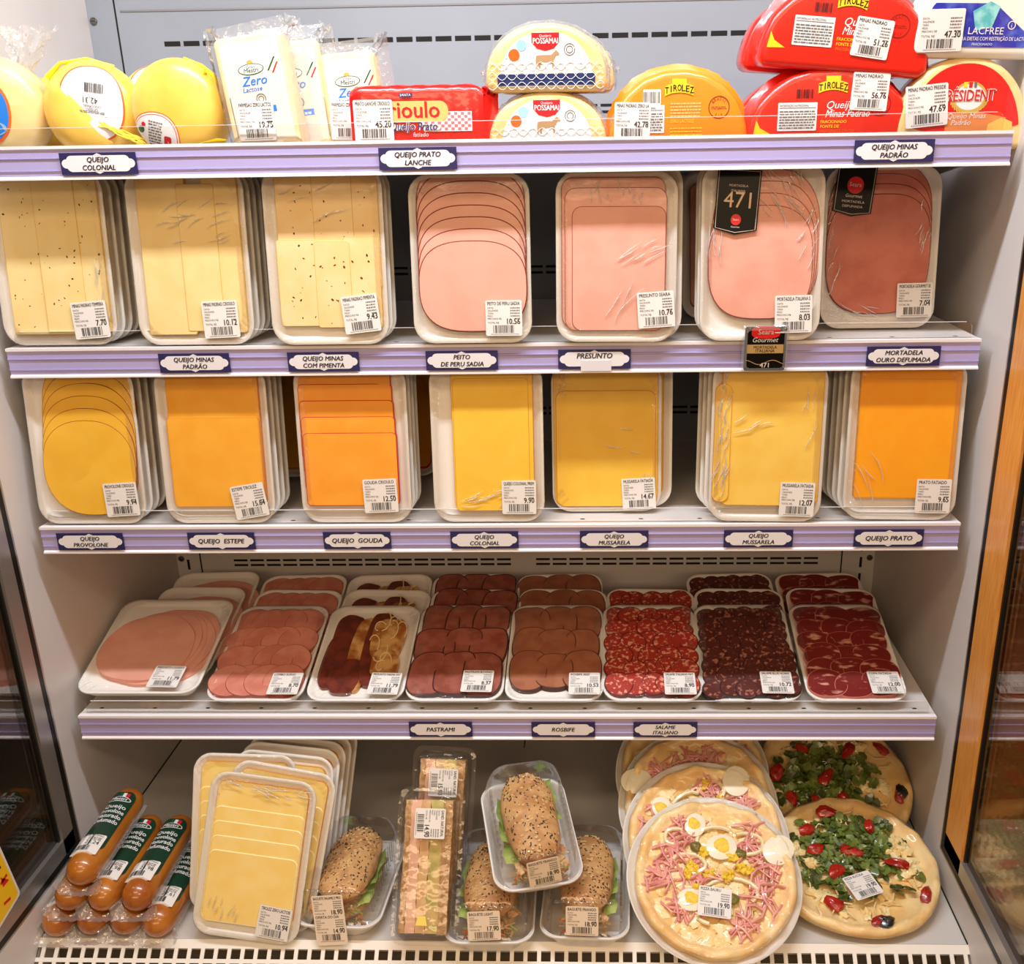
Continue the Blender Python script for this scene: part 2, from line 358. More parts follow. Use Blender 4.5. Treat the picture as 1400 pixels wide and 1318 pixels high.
# ------------------------------------------------------------------ price labels
def barcode(m, x0, x1, y0, y1, z, seed=0, ink=INK, M=None):
    rg = random.Random(seed); x = x0; u = (x1-x0)/70
    while x < x1-u*2:
        w = u*rg.choice((1, 1, 2, 3)); m.rect(x, y0, min(x+w, x1), y1, z, ink, M); x += w+u*rg.choice((1, 1, 2, 3))
_tn = [0]
def ticket(root, name, price, M=I4, w=.046, h=.044, offer=None, paper=PAPER):
    """printed scale label; local origin is its centre, z out of the face"""
    _tn[0] += 1; m = MB(); H = h*(1.75 if offer else 1)
    M2 = M @ T(0, -(H-h)/2, 0)
    m.prism(rrect(w, H, .002, n=3), -.0002, .0003, paper, M2, smooth=False); z = .0005
    def block(name, price, yo, bars, hh):
        L, R, k = -w*.44, w*.44, hh/.044
        m.text(name, L, yo+hh*.36, z, .0043*k, INK, M, 'L', w*.88, bold=.012, sx=.8)
        for i, t in enumerate(('DATA:', 'VALIDADE:', 'TARA:', 'PESO:', 'PRECO/KG R$:')):
            y = yo+hh*(.26-.075*i); m.text(t, L, y, z, .0022*k, INK, M, 'L', w*.4, sx=.9)
            rg = random.Random(_tn[0]*7+i); x = R-w*(.26 if i < 4 else .14)
            while x < R:
                q = min(R, x+rg.uniform(.0008, .0022)); m.rect(x, y+.0002*k, q, y+.0018*k, z, INKG, M); x = q+.0006
        m.text('TOTAL R$', L, yo-hh*.155, z, .0024*k, INK, M, 'L', w*.3)
        m.text(price, R, yo-hh*.17, z, .0070*k, INK, M, 'R', w*.56, bold=.022, sx=.85)
        if bars:
            barcode(m, L+w*.14, L+w*.74, yo-hh*.42, yo-hh*.20, z, _tn[0], INK, M)
            rg = random.Random(_tn[0]); x = L+w*.08
            while x < L+w*.82: m.rect(x, yo-hh*.465, x+.0009, yo-hh*.44, z, INKG, M); x += .0017
    block(name, price, 0, not offer, h)
    if offer: block(*offer, -h*.66, True, h)
    return m.build('price_label', root)
# ------------------------------------------------------------------ foam trays
def tray_mesh(w, h, d=.018, mat=FOAM):
    m = MB(); r = .026
    def rg(dw, z, rr=0): return [(x, y, z) for x, y in rrect(w-dw, h-dw, max(.004, r-dw/2+rr), 0, h/2)]
    m.loft([rg(.026, 0), rg(.022, .0012), rg(.006, d-.005), rg(.0012, d-.003), rg(0, d-.0015), rg(.0006, d-.0003), rg(.003, d), rg(.007, d), rg(.010, d-.001), rg(.020, .0125), rg(.026, .012)], mat)
    return m
_trays = {}
def add_tray(root, w, h):
    k = (round(w, 4), round(h, 4))
    if k not in _trays: o = tray_mesh(w, h).build('foam_tray', root); _trays[k] = o.data
    else:
        o = bpy.data.objects.new('foam_tray', _trays[k]); C.objects.link(o); o.parent = root
    return o
def film(root, w, h, seed=0, amp=.0016, d=.018, name='cling_film'):
    """stretched film bridging the tray rim and the food, puckered along its edge"""
    rg = random.Random(seed); ph = [rg.random()*6.3 for _ in range(6)]; n = 120; m = MB(); R = []
    for dw, z, a in ((-.0008, d-.004, .1), (.0006, d+.0006, .2), (.008, d+.0012, .8), (.018, d+.0016, 1.2), (.028, d+.0018, .3)):
        o = rrect(w-dw, h-dw, .024, 0, h/2, 29)
        R.append([(x, y, z+amp*a*max(-.3, sin(i*.9+ph[0])*sin(i*.23+ph[1])+.6*sin(i*2.1+ph[2]+a*3))) for i, (x, y) in enumerate(o)])
    m.loft(R, FILM, False, False); return m.build(name, root)
FOLD = clear('film_fold_glint', .18, .16, (1, 1, 1), .4, 200, .30)  # milky white stands in for highlights along the wrap's creases
def folds(root, areas, seed=0, z=.0215, r=.0005):
    """raised creases of the stretched wrap with lamp glints whitened into their colour"""
    rg = random.Random(seed); m = MB()
    for x0, y0, x1, y1, n, ang, ln in areas:
        for _ in range(n):
            x, y = rg.uniform(x0, x1), rg.uniform(y0, y1); a = rad(ang+rg.uniform(-16, 16)); l = ln*rg.uniform(.5, 1.2); c = rg.uniform(-.12, .12)
            m.tube([(x+(t-.5)*l*cos(a)-c*l*sin(a)*(1-(2*t-1)**2), y+(t-.5)*l*sin(a)+c*l*cos(a)*(1-(2*t-1)**2), z) for t in (0, .2, .4, .6, .8, 1)], [r*.2, r*rg.uniform(.6, 1.6), r, r*rg.uniform(.8, 2), r*.7, r*.2], FOLD, 5)
    o = m.build('film_creases', root); o['kind'] = 'stuff'; return o
FL = .0122
_sd = [0]
def add_slice(root, name, o, z, mat, rim, rw=.0012, specks=None, z0=FL, amp=.0003, tilt=0):
    _sd[0] += 1; m = MB(); m.slice(o, z0, z, mat, rim, rw, None, 0 if specks else amp, tilt, _sd[0])
    if specks:
        smat, n, smin, smax, seed = specks; rg = random.Random(seed)
        xs = [p[0] for p in o]; ys = [p[1] for p in o]; x0, x1, y0, y1 = min(xs), max(xs), min(ys), max(ys)
        for _ in range(n):
            a = rg.uniform(smin, smax); x = rg.uniform(x0+.005, x1-.005); y = rg.uniform(y0+.005, y1-.005)
            mt = rg.choice(smat) if isinstance(smat, list) else smat
            m.flat(sup(a, a*rg.uniform(.3, .8), 2, 7), 0, mt, T(x, y, z+.00012) @ RZ(rg.uniform(0, 180)))
    return m.build(name, root)
def pack(name, label, cat, group, M, fill, tick=None, w=.15, h=.205, filmed=True, seed=0, tm=None):
    r = thing(name, label, cat, M, group); add_tray(r, w, h); fill(r, w, h)
    if filmed: film(r, w, h, seed)
    if tick:
        nm, pr, x, y, rot = tick; z = tm or .0225
        ticket(r, nm, pr, T(x, y, z) @ RZ(rot))
    return r
def spare(name, label, cat, group, M, col, rim, w=.15, h=.205, cn='cheese_slice', sh=None):
    """a tray further back in a stack, of which only an edge shows"""
    r = thing(name, label, cat, M, group); add_tray(r, w, h)
    add_slice(r, cn, sh or rrect(w-.024, h-.03, .012, 0, h/2), .0172, col, rim); return r
def food(name, col, col2=None, scale=30, coat=.5, rough=.42, **k):
    return P(name, col, rough, coat, col2=col2, scale=scale, sss=0, crough=.12, cbump=k.pop('cbump', .12), bscale=70, **k)
# colours of the foods
C_HERB = food('herb_cheese', (.94, .85, .60), (.93, .83, .56)); C_PALE = food('pale_cheese', (.95, .85, .60), (.94, .83, .56)); C_PEP = food('pepper_cheese', (.95, .84, .62), (.94, .81, .56))
R_PALE = P('pale_cheese_edge', (.86, .72, .40), .5)
TURK = food('turkey_breast', (.90, .67, .60), (.89, .65, .58)); R_TURK = P('turkey_rind', (.50, .17, .10), .5)
HAM = food('cooked_ham', (.90, .66, .59), (.88, .63, .56)); R_HAM = P('ham_edge', (.66, .35, .28), .5)
MORT = food('mortadella', (.90, .65, .58), (.87, .61, .54)); R_MORT = P('mortadella_edge', (.62, .30, .24), .5)
MORTD = food('smoked_mortadella', (.78, .45, .38), (.73, .39, .32)); R_MORTD = P('smoked_edge', (.45, .17, .12), .5)
PROV = food('provolone', (.95, .74, .24), (.94, .72, .21)); R_PROV = P('provolone_rind', (.60, .34, .08), .5)
EST = food('steppe_cheese', (.96, .69, .22), (.95, .66, .19)); R_EST = P('steppe_edge', (.82, .50, .12), .5)
GOU = food('gouda', (.97, .64, .20), (.96, .62, .17)); R_GOU = P('gouda_red_rind', (.75, .13, .05), .4)
COL = food('colonial_cheese', (.96, .78, .26), (.95, .76, .23)); MUS = food('mozzarella', (.95, .77, .28), (.94, .75, .25), cbump=.3); MUS2 = food('pale_mozzarella', (.96, .80, .36), (.95, .77, .31), cbump=.3)
MUS3 = food('creamy_mozzarella', (.98, .87, .55), (.97, .84, .48), cbump=.3)
PRA = food('prato_cheese', (.98, .66, .10), (.98, .64, .08)); R_YEL = P('yellow_edge', (.84, .58, .12), .5)
HSPK = P('herb_speck', (.20, .15, .07), .6); PSPK = P('pepper_flake', (.50, .15, .05), .6); DSPK = P('dark_flake', (.25, .09, .05), .6)
# ------------------------------------------------------------------ second shelf
Z2, Z3 = SZ[1], SZ[2]
def row2():
    sp = (HSPK, 30, .0012, .0034, 1)
    def t1(r, w, h):
        add_slice(r, 'cheese_slice', rrect(.058, .185, .003, -.031, .105), .0185, C_HERB, R_PALE, .0008, (HSPK, 26, .0012, .0034, 1))
        add_slice(r, 'cheese_slice', rrect(.054, .182, .003, .012, .104), .0198, C_HERB, R_PALE, .0008, (HSPK, 26, .0012, .0034, 2))
        add_slice(r, 'cheese_slice', rrect(.045, .183, .003, .0455, .106), .0190, C_HERB, R_PALE, .0008, (HSPK, 20, .0012, .0034, 3))
    k_ = pack('cheese_tray', 'foam tray of herb-flecked pale cheese slices, leftmost on second shelf', 'cheese tray', 'herb cheese trays', frame(-.554, .034, Z2) @ SC(1, 1.06, 1), t1, ('MINAS PADRAO TEMPERA', '7.70', .043, .030, 4), seed=1); folds(k_, [(.055, .02, .068, .1, 8, 85, .03)], 1)
    def t2(r, w, h):
        add_slice(r, 'cheese_slice', rrect(.062, .186, .003, -.030, .105), .0185, C_PALE, R_PALE, .0008)
        add_slice(r, 'cheese_slice', rrect(.048, .170, .003, .014, .101), .0195, C_PALE, R_PALE, .0008)
        add_slice(r, 'cheese_slice', rrect(.045, .186, .003, .0445, .107), .0188, C_PALE, R_PALE, .0008)
    k_ = pack('cheese_tray', 'foam tray of plain pale cheese slices, second from left on second shelf', 'cheese tray', 'plain pale cheese trays', frame(-.373, .028, Z2) @ SC(1, 1.06, 1), t2, ('MINAS PADRAO CRIOULO', '10.12', .034, .030, 2), seed=2); folds(k_, [(-.03, .12, .05, .165, 16, 15, .03), (.0, .19, .05, .2, 5, 170, .03)], 2)
    def t3(r, w, h):
        ps = [PSPK, PSPK, DSPK]
        for k, (x, y, ww, hh, z) in enumerate(((-.030, .135, .058, .13, .0180), (.012, .14, .05, .12, .0184), (.045, .132, .048, .134, .0180), (-.034, .072, .056, .100, .0192), (.008, .07, .045, .100, .0196), (.045, .072, .045, .106, .0190))):
            o = rrect(ww, hh, .004, x, y)
            add_slice(r, 'cheese_slice', o, z, C_PEP, R_PALE, .0008, (ps, 14, .0015, .0045, 30+k))
    k_ = pack('cheese_tray', 'foam tray of pale cheese with red pepper flakes on second shelf', 'cheese tray', 'pepper cheese trays', frame(-.197, .018, Z2) @ SC(1, 1.06, 1), t3, ('MINAS PADRAO PIMENTA', '9.43', .041, .036, 6), seed=3); folds(k_, [(-.05, .14, .03, .19, 5, 20, .03)], 3)
    def t4(r, w, h):
        for k in range(8):
            add_slice(r, 'turkey_slice', sup(.136, .112, 2.7, 56, .002, .070+.0142*(7-k) if k else .165, .006, k), .0165+.0006*k, TURK, R_TURK, .0013, amp=.0001)
    pack('cold_cut_tray', 'foam tray of fanned pink turkey slices with dark red edges', 'cold cut tray', 'second shelf cold cuts', frame(-.0155, .018, Z2), t4, ('PEITO DE PERU SADIA', '10.56', .040, .031, 0), seed=4)
    def t5(r, w, h):
        add_slice(r, 'ham_slice', rrect(.128, .18, .014, -.004, .108), .0172, HAM, R_HAM, .0009)
        add_slice(r, 'ham_slice', rrect(.126, .172, .014, -.001, .100), .0182, HAM, R_HAM, .0009)
        add_slice(r, 'ham_slice', rrect(.116, .150, .012, .003, .089), .0192, HAM, R_HAM, .0009)
    k_ = pack('cold_cut_tray', 'foam tray of rectangular pink ham slices above the PRESUNTO sign', 'cold cut tray', 'second shelf cold cuts', frame(.165, .016, Z2, roll=-.5), t5, ('PRESUNTO SEARA', '10.76', .050, .040, 4), seed=5); folds(k_, [(-.04, .17, .05, .19, 14, 85, .014), (.01, .10, .055, .13, 8, 20, .03), (-.02, .03, .03, .06, 4, 50, .04)], 5)
    def badge(r, x, y, w, h, rot, lines, num):
        BL = P('black_gloss_card', (.03, .026, .026), .3, spec=.2); WL = P('card_white', (.85, .82, .78), .4); RD = P('card_red', (.85, .10, .10), .4)
        m = MB(); M = T(x, y, .0226) @ RZ(rot); o = [(-w/2, h/2), (-w/2, -h*.42), (0, -h/2), (w/2, -h*.42), (w/2, h/2)]
        m.prism(o, -.0003, .0003, BL, M, smooth=False); n = len(o)
        i0, i1 = inset(o, .002), inset(o, .0026)
        m.loft([[(a, b, .0004) for a, b in i0], [(a, b, .0004) for a, b in i1]], WL, False, False, M, False)
        if num:
            for k, t in enumerate(lines): m.text(t, 0, h*.235-k*.0058, .0005, .0026, WL, M, maxw=w*.6, sx=1.1)
            m.text(num, 0, -h*.085, .0005, .0185, P('card_gold', (.85, .72, .60), .35), M, maxw=w*.80)
            m.flat(sup(.0125, .0125, 2, 24, 0, -h*.27), .0004, RD, M); m.text('Seara', 0, -h*.285, .0006, .0026, WL, M, maxw=.011); m.text('Gourmet', 0, -h*.395, .0006, .002, WL, M)
        else:
            m.flat(sup(.021, .021, 2, 28, 0, h*.08), .0004, RD, M); m.text('Seara', 0, h*.055, .0006, .0052, WL, M, maxw=.018); m.text('Gourmet', 0, -h*.15, .0006, .0042, WL, M, shear=.2)
            for k, t in enumerate(lines): m.text(t, 0, -h*.25-k*.0058, .0005, .003, WL, M, maxw=w*.75, sx=1.2)
        return m.build('brand_card', r)
    def t6(r, w, h):
        for k in range(4):
            add_slice(r, 'mortadella_slice', sup(.134-.002*k, .168-.012*k, 2.8, 56, .002+.002*(3-k)-.003, .1+.0045*(3-k)-.006*k*.5, .01, k+10), .0172+.0007*k, MORT, R_MORT, .001, amp=.00012)
        badge(r, -.032, .160, .053, .073, -4, ('MORTADELA', 'ITALIANA'), '471')
    k_ = pack('cold_cut_tray', 'foam tray of pink mortadella with large black card reading 471', 'cold cut tray', 'second shelf cold cuts', frame(.345, .016, Z2) @ SC(1, 1.04, 1), t6, ('MORTADELA ITALIANA S', '8.03', .041, .031, 1), seed=6); folds(k_, [(-.0, .14, .05, .195, 22, 125, .03), (.045, .09, .066, .15, 10, 60, .02), (-.065, .10, -.05, .15, 10, 80, .03)], 6)
    def t7(r, w, h):
        for k in range(4):
            add_slice(r, 'mortadella_slice', sup(.136, .152, 2.9, 56, -.003, .095+.0125*(3-k), .01, k+20), .0172+.0007*k, MORTD, R_MORTD, .001, amp=.00012)
        badge(r, -.038, .176, .05, .066, -6, ('MORTADELA', 'DEFUMADA'), None)
    k_ = pack('cold_cut_tray', 'foam tray of darker reddish smoked mortadella, rightmost on second shelf', 'cold cut tray', 'second shelf cold cuts', frame(.512, .098, Z2), t7, ('MORTADELA GOURMET SE', '7.04', .047, .036, 1), seed=7); folds(k_, [(-.06, .012, .0, .03, 18, 160, .03), (.045, .10, .066, .18, 9, 70, .02), (-.068, .03, -.055, .12, 6, 70, .03)], 7)
    for x, y, n, lab, col, rim, grp, dx in ((-.554, .036, 4, 'herb cheese', C_HERB, R_PALE, 'herb cheese trays', .001), (-.373, .028, 4, 'plain pale cheese', C_PALE, R_PALE, 'plain pale cheese trays', .001), (-.197, .018, 2, 'pepper flake cheese', C_PEP, R_PALE, 'pepper cheese trays', .001), (.165, .016, 1, 'ham with wide side edge', HAM, R_HAM, 'second shelf cold cuts', .009), (.345, .016, 2, 'mortadella behind the 471 card', MORT, R_MORT, 'second shelf cold cuts', -.0015)):
        p = None
        for k in range(1, n+1):
            M = frame(x+dx*k, y+.0192*k, Z2); l = '%s foam tray from the front, stack of %s, second shelf' % (ORD[k], lab); M = M @ SC(1, 1.05, 1)
            if p is None: p = spare('cheese_tray' if 'cheese' in lab else 'cold_cut_tray', l, 'cheese tray' if 'cheese' in lab else 'cold cut tray', grp, M, col, rim, cn='cheese_slice' if 'cheese' in lab else 'ham_slice')
            else: dup(p, M, l)
    p = None
    for k in range(4):
        l = '%s dim foam tray deep in the gap left of the 471 mortadella' % ('nearest', 'second', 'third', 'fourth')[k]
        M = frame(.335, .17+.03*k, Z2, 20)
        if p is None: p = spare('cold_cut_tray', l, 'cold cut tray', 'dim trays deep in second shelf', M, MORT, R_MORT, cn='mortadella_slice')
        else: dup(p, M, l)
row2()
# ------------------------------------------------------------------ third shelf
def row3():
    def p1(r, w, h):
        for k in range(6): add_slice(r, 'cheese_slice', sup(.127, .124, 2.35, 56, .004+.0016*(5-k), .074+.0158*(5-k), .004, k), .0165+.0007*k, PROV, R_PROV, .0008)
    pack('cheese_tray', 'foam tray of fanned round provolone slices, leftmost on third shelf', 'cheese tray', 'provolone trays', frame(-.551, .022, Z3) @ SC(1, 1.05, 1), p1, ('PROVOLONE CRIOULO', '9.94', .044, .033, 3), seed=11)
    def p2(r, w, h):
        add_slice(r, 'cheese_slice', rrect(.124, .17, .005, .002, .112), .0180, EST, R_EST, .0006); add_slice(r, 'cheese_slice', rrect(.126, .116, .005, .0, .080), .0190, EST, R_EST, .0006)
    pack('cheese_tray', 'foam tray of plain deep yellow slices above the QUEIJO ESTEPE sign', 'cheese tray', 'estepe cheese trays', frame(-.373, .022, Z3) @ SC(1, 1.05, 1), p2, ('ESTEPE TIROLEZ', '15.84', .042, .030, 9), seed=12)
    def p3(r, w, h):
        for k in range(5): add_slice(r, 'cheese_slice', rrect(.126, .095+(.012 if k == 0 else 0), .006, -.004-.0012*(4-k), .070+.0205*(4-k)), .0165+.0008*k, GOU, R_GOU, .0009)
    pack('cheese_tray', 'foam tray of orange gouda slices with red rind lines', 'cheese tray', 'gouda trays', frame(-.186, .022, Z3) @ SC(1, 1.05, 1), p3, ('GOUDA CRIOULO', '12.50', .034, .036, 2), seed=13)
    def p4(r, w, h): add_slice(r, 'cheese_slice', rrect(.108, .182, .006, .008, .109), .0192, COL, R_YEL, .0006); add_slice(r, 'cheese_slice', rrect(.10, .17, .006, .006, .1), .0197, COL, R_YEL, .0006)
    k_ = pack('cheese_tray', 'foam tray of plain yellow slices with wide white left margin', 'cheese tray', 'third shelf yellow cheese', frame(-.0057, .022, Z3) @ SC(1, 1.05, 1), p4, ('QUEIJO COLONIAL PREM', '9.90', .041, .033, 0), seed=14); folds(k_, [(-.03, .015, .05, .045, 16, 20, .03)], 14)
    def p5(r, w, h):
        add_slice(r, 'cheese_slice', rrect(.142, .192, .014, -.001, .104), .0190, MUS, R_YEL, .0006); add_slice(r, 'cheese_slice', rrect(.136, .160, .012, -.001, .088), .0198, MUS, R_YEL, .0008)
    k_ = pack('cheese_tray', 'fully covered tray of mozzarella set back, price 14.67 label', 'cheese tray', 'third shelf yellow cheese', frame(.1535, .060, Z3), p5, ('MUSSARELA FATIADA', '14.67', .044, .026, 3), seed=15); folds(k_, [(.0, .085, .04, .12, 3, 160, .03), (-.066, .16, -.055, .19, 8, 80, .012), (.045, .04, .065, .06, 5, 60, .015)], 15, .0222)
    def p6(r, w, h):
        add_slice(r, 'cheese_slice', rrect(.132, .178, .012, .004, .110), .0190, MUS2, R_YEL, .0006); add_slice(r, 'cheese_slice', rrect(.022, .15, .010, -.060, .1), .0196, MUS2, R_YEL, .0006)
    k_ = pack('cheese_tray', 'foam tray of pale yellow mozzarella wrapped in crinkled film', 'cheese tray', 'third shelf yellow cheese', frame(.3637, .018, Z3, roll=-1) @ SC(1, 1.05, 1), p6, ('MUSSARELA FATIADA', '12.07', .042, .030, -1), seed=16); folds(k_, [(-.068, .04, -.052, .19, 34, 82, .03), (-.04, .10, .0, .14, 5, 20, .03), (.04, .11, .06, .16, 5, 75, .03)], 16)
    def p7(r, w, h): add_slice(r, 'cheese_slice', rrect(.130, .172, .005, .003, .114), .0190, PRA, R_YEL, .0006); add_slice(r, 'cheese_slice', rrect(.122, .150, .005, .002, .104), .0194, PRA, R_YEL, .0005)
    k_ = pack('cheese_tray', 'foam tray of bright orange prato slices, rightmost on third shelf', 'cheese tray', 'prato cheese trays', frame(.5433, .022, Z3, roll=-1) @ SC(1, 1.05, 1), p7, ('PRATO FATIADO', '9.65', .043, .032, 0), seed=17); folds(k_, [(-.06, .03, -.03, .07, 5, 120, .04)], 17)
    for x, y, n, lab, col, rim, grp, dx, rl in ((-.551, .022, 3, 'provolone', PROV, R_PROV, 'provolone trays', .001, 0), (-.373, .022, 3, 'estepe cheese', EST, R_EST, 'estepe cheese trays', .001, 0), (-.186, .022, 3, 'gouda', GOU, R_GOU, 'gouda trays', .001, 0), (.1535, .060, 1, 'covered mozzarella', MUS, R_YEL, 'third shelf yellow cheese', .016, 0), (.3637, .018, 3, 'crinkled mozzarella', MUS2, R_YEL, 'third shelf yellow cheese', -.004, -1), (.5433, .022, 5, 'orange prato', PRA, R_YEL, 'prato cheese trays', -.003, -1)):
        p = None
        for k in range(1, n+1):
            M = frame(x+dx*k, y+.0192*k, Z3, roll=rl); l = '%s foam tray from the front in the stack of %s' % (ORD[k], lab); M = M @ SC(1, 1.05, 1)
            if p is None: p = spare('cheese_tray', l, 'cheese tray', grp, M, col, rim)
            else: dup(p, M, l)
    for x, lab, col, rim in ((-.545, 'provolone and estepe stacks', PROV, R_PROV), (-.367, 'estepe and gouda stacks', EST, R_EST), (-.178, 'gouda and colonial stacks', GOU, R_GOU)):
        p = None
        for k in range(3):
            M = frame(x, .19+.03*k, Z3, 48); l = '%s dim foam tray seen deep in the gap between %s' % (('nearest', 'second', 'third')[k], lab)
            if p is None: p = spare('cheese_tray', l, 'cheese tray', 'dim trays deep in third shelf', M, col, rim)
            else: dup(p, M, l)
row3()
# hanging promotional card on the second rail
def promo():
    r = thing('promo_card', 'small black and gold card reading 471 hanging over second rail', 'card', frame(.353, SY[1]-.0105, Z2-.036, -3))
    w, h = .052, .056; BL = P('black_gloss_card', (0, 0, 0)); WL = P('card_white', (1, 1, 1)); RD = P('card_red', (1, 0, 0)); GD = P('promo_gold', (.72, .58, .36), .35)
    m = MB(); m.prism(rrect(w, h, .003, 0, h/2), 0, .0016, BL); m.rect(-w*.44, h*.40, w*.44, h*.60, .0018, GD)
    m.flat(sup(.036, .016, 3, 28, 0, h*.88), .0018, RD); m.text('Seara', 0, h*.83, .002, .0065, WL, maxw=.03, bold=.01)
    m.text('Gourmet', 0, h*.655, .002, .0062, WL, shear=.3, maxw=.034); m.text('MORTADELA', 0, h*.51, .002, .0036, INK, bold=.01); m.text('ITALIANA', 0, h*.425, .002, .004, INK, bold=.01)
    m.loft([[(-w*.46+w*.92*i/16, h*(.20+.05*cos(i*.55)), .0018) for i in range(17)], [(-w*.46+w*.92*i/16, h*(.185+.05*cos(i*.55)), .0018) for i in range(17)]], GD, False, False, None, False, False)
    m.text('471', 0, h*.075, .002, .0062, WL, bold=.015); m.build('card_face', r)
    b = MB(); rg = random.Random(4); R = []
    for j, (dw, z) in enumerate(((.0, .0004), (.004, .003), (.012, .0034))): R.append([(x, y, z+rg.uniform(0, .0016)) for x, y in rrect(w+.006-dw, h+.004-dw, .004, 0, h/2, 8)])
    b.loft(R, BAG, False, False); b.build('plastic_sleeve', r)
promo()
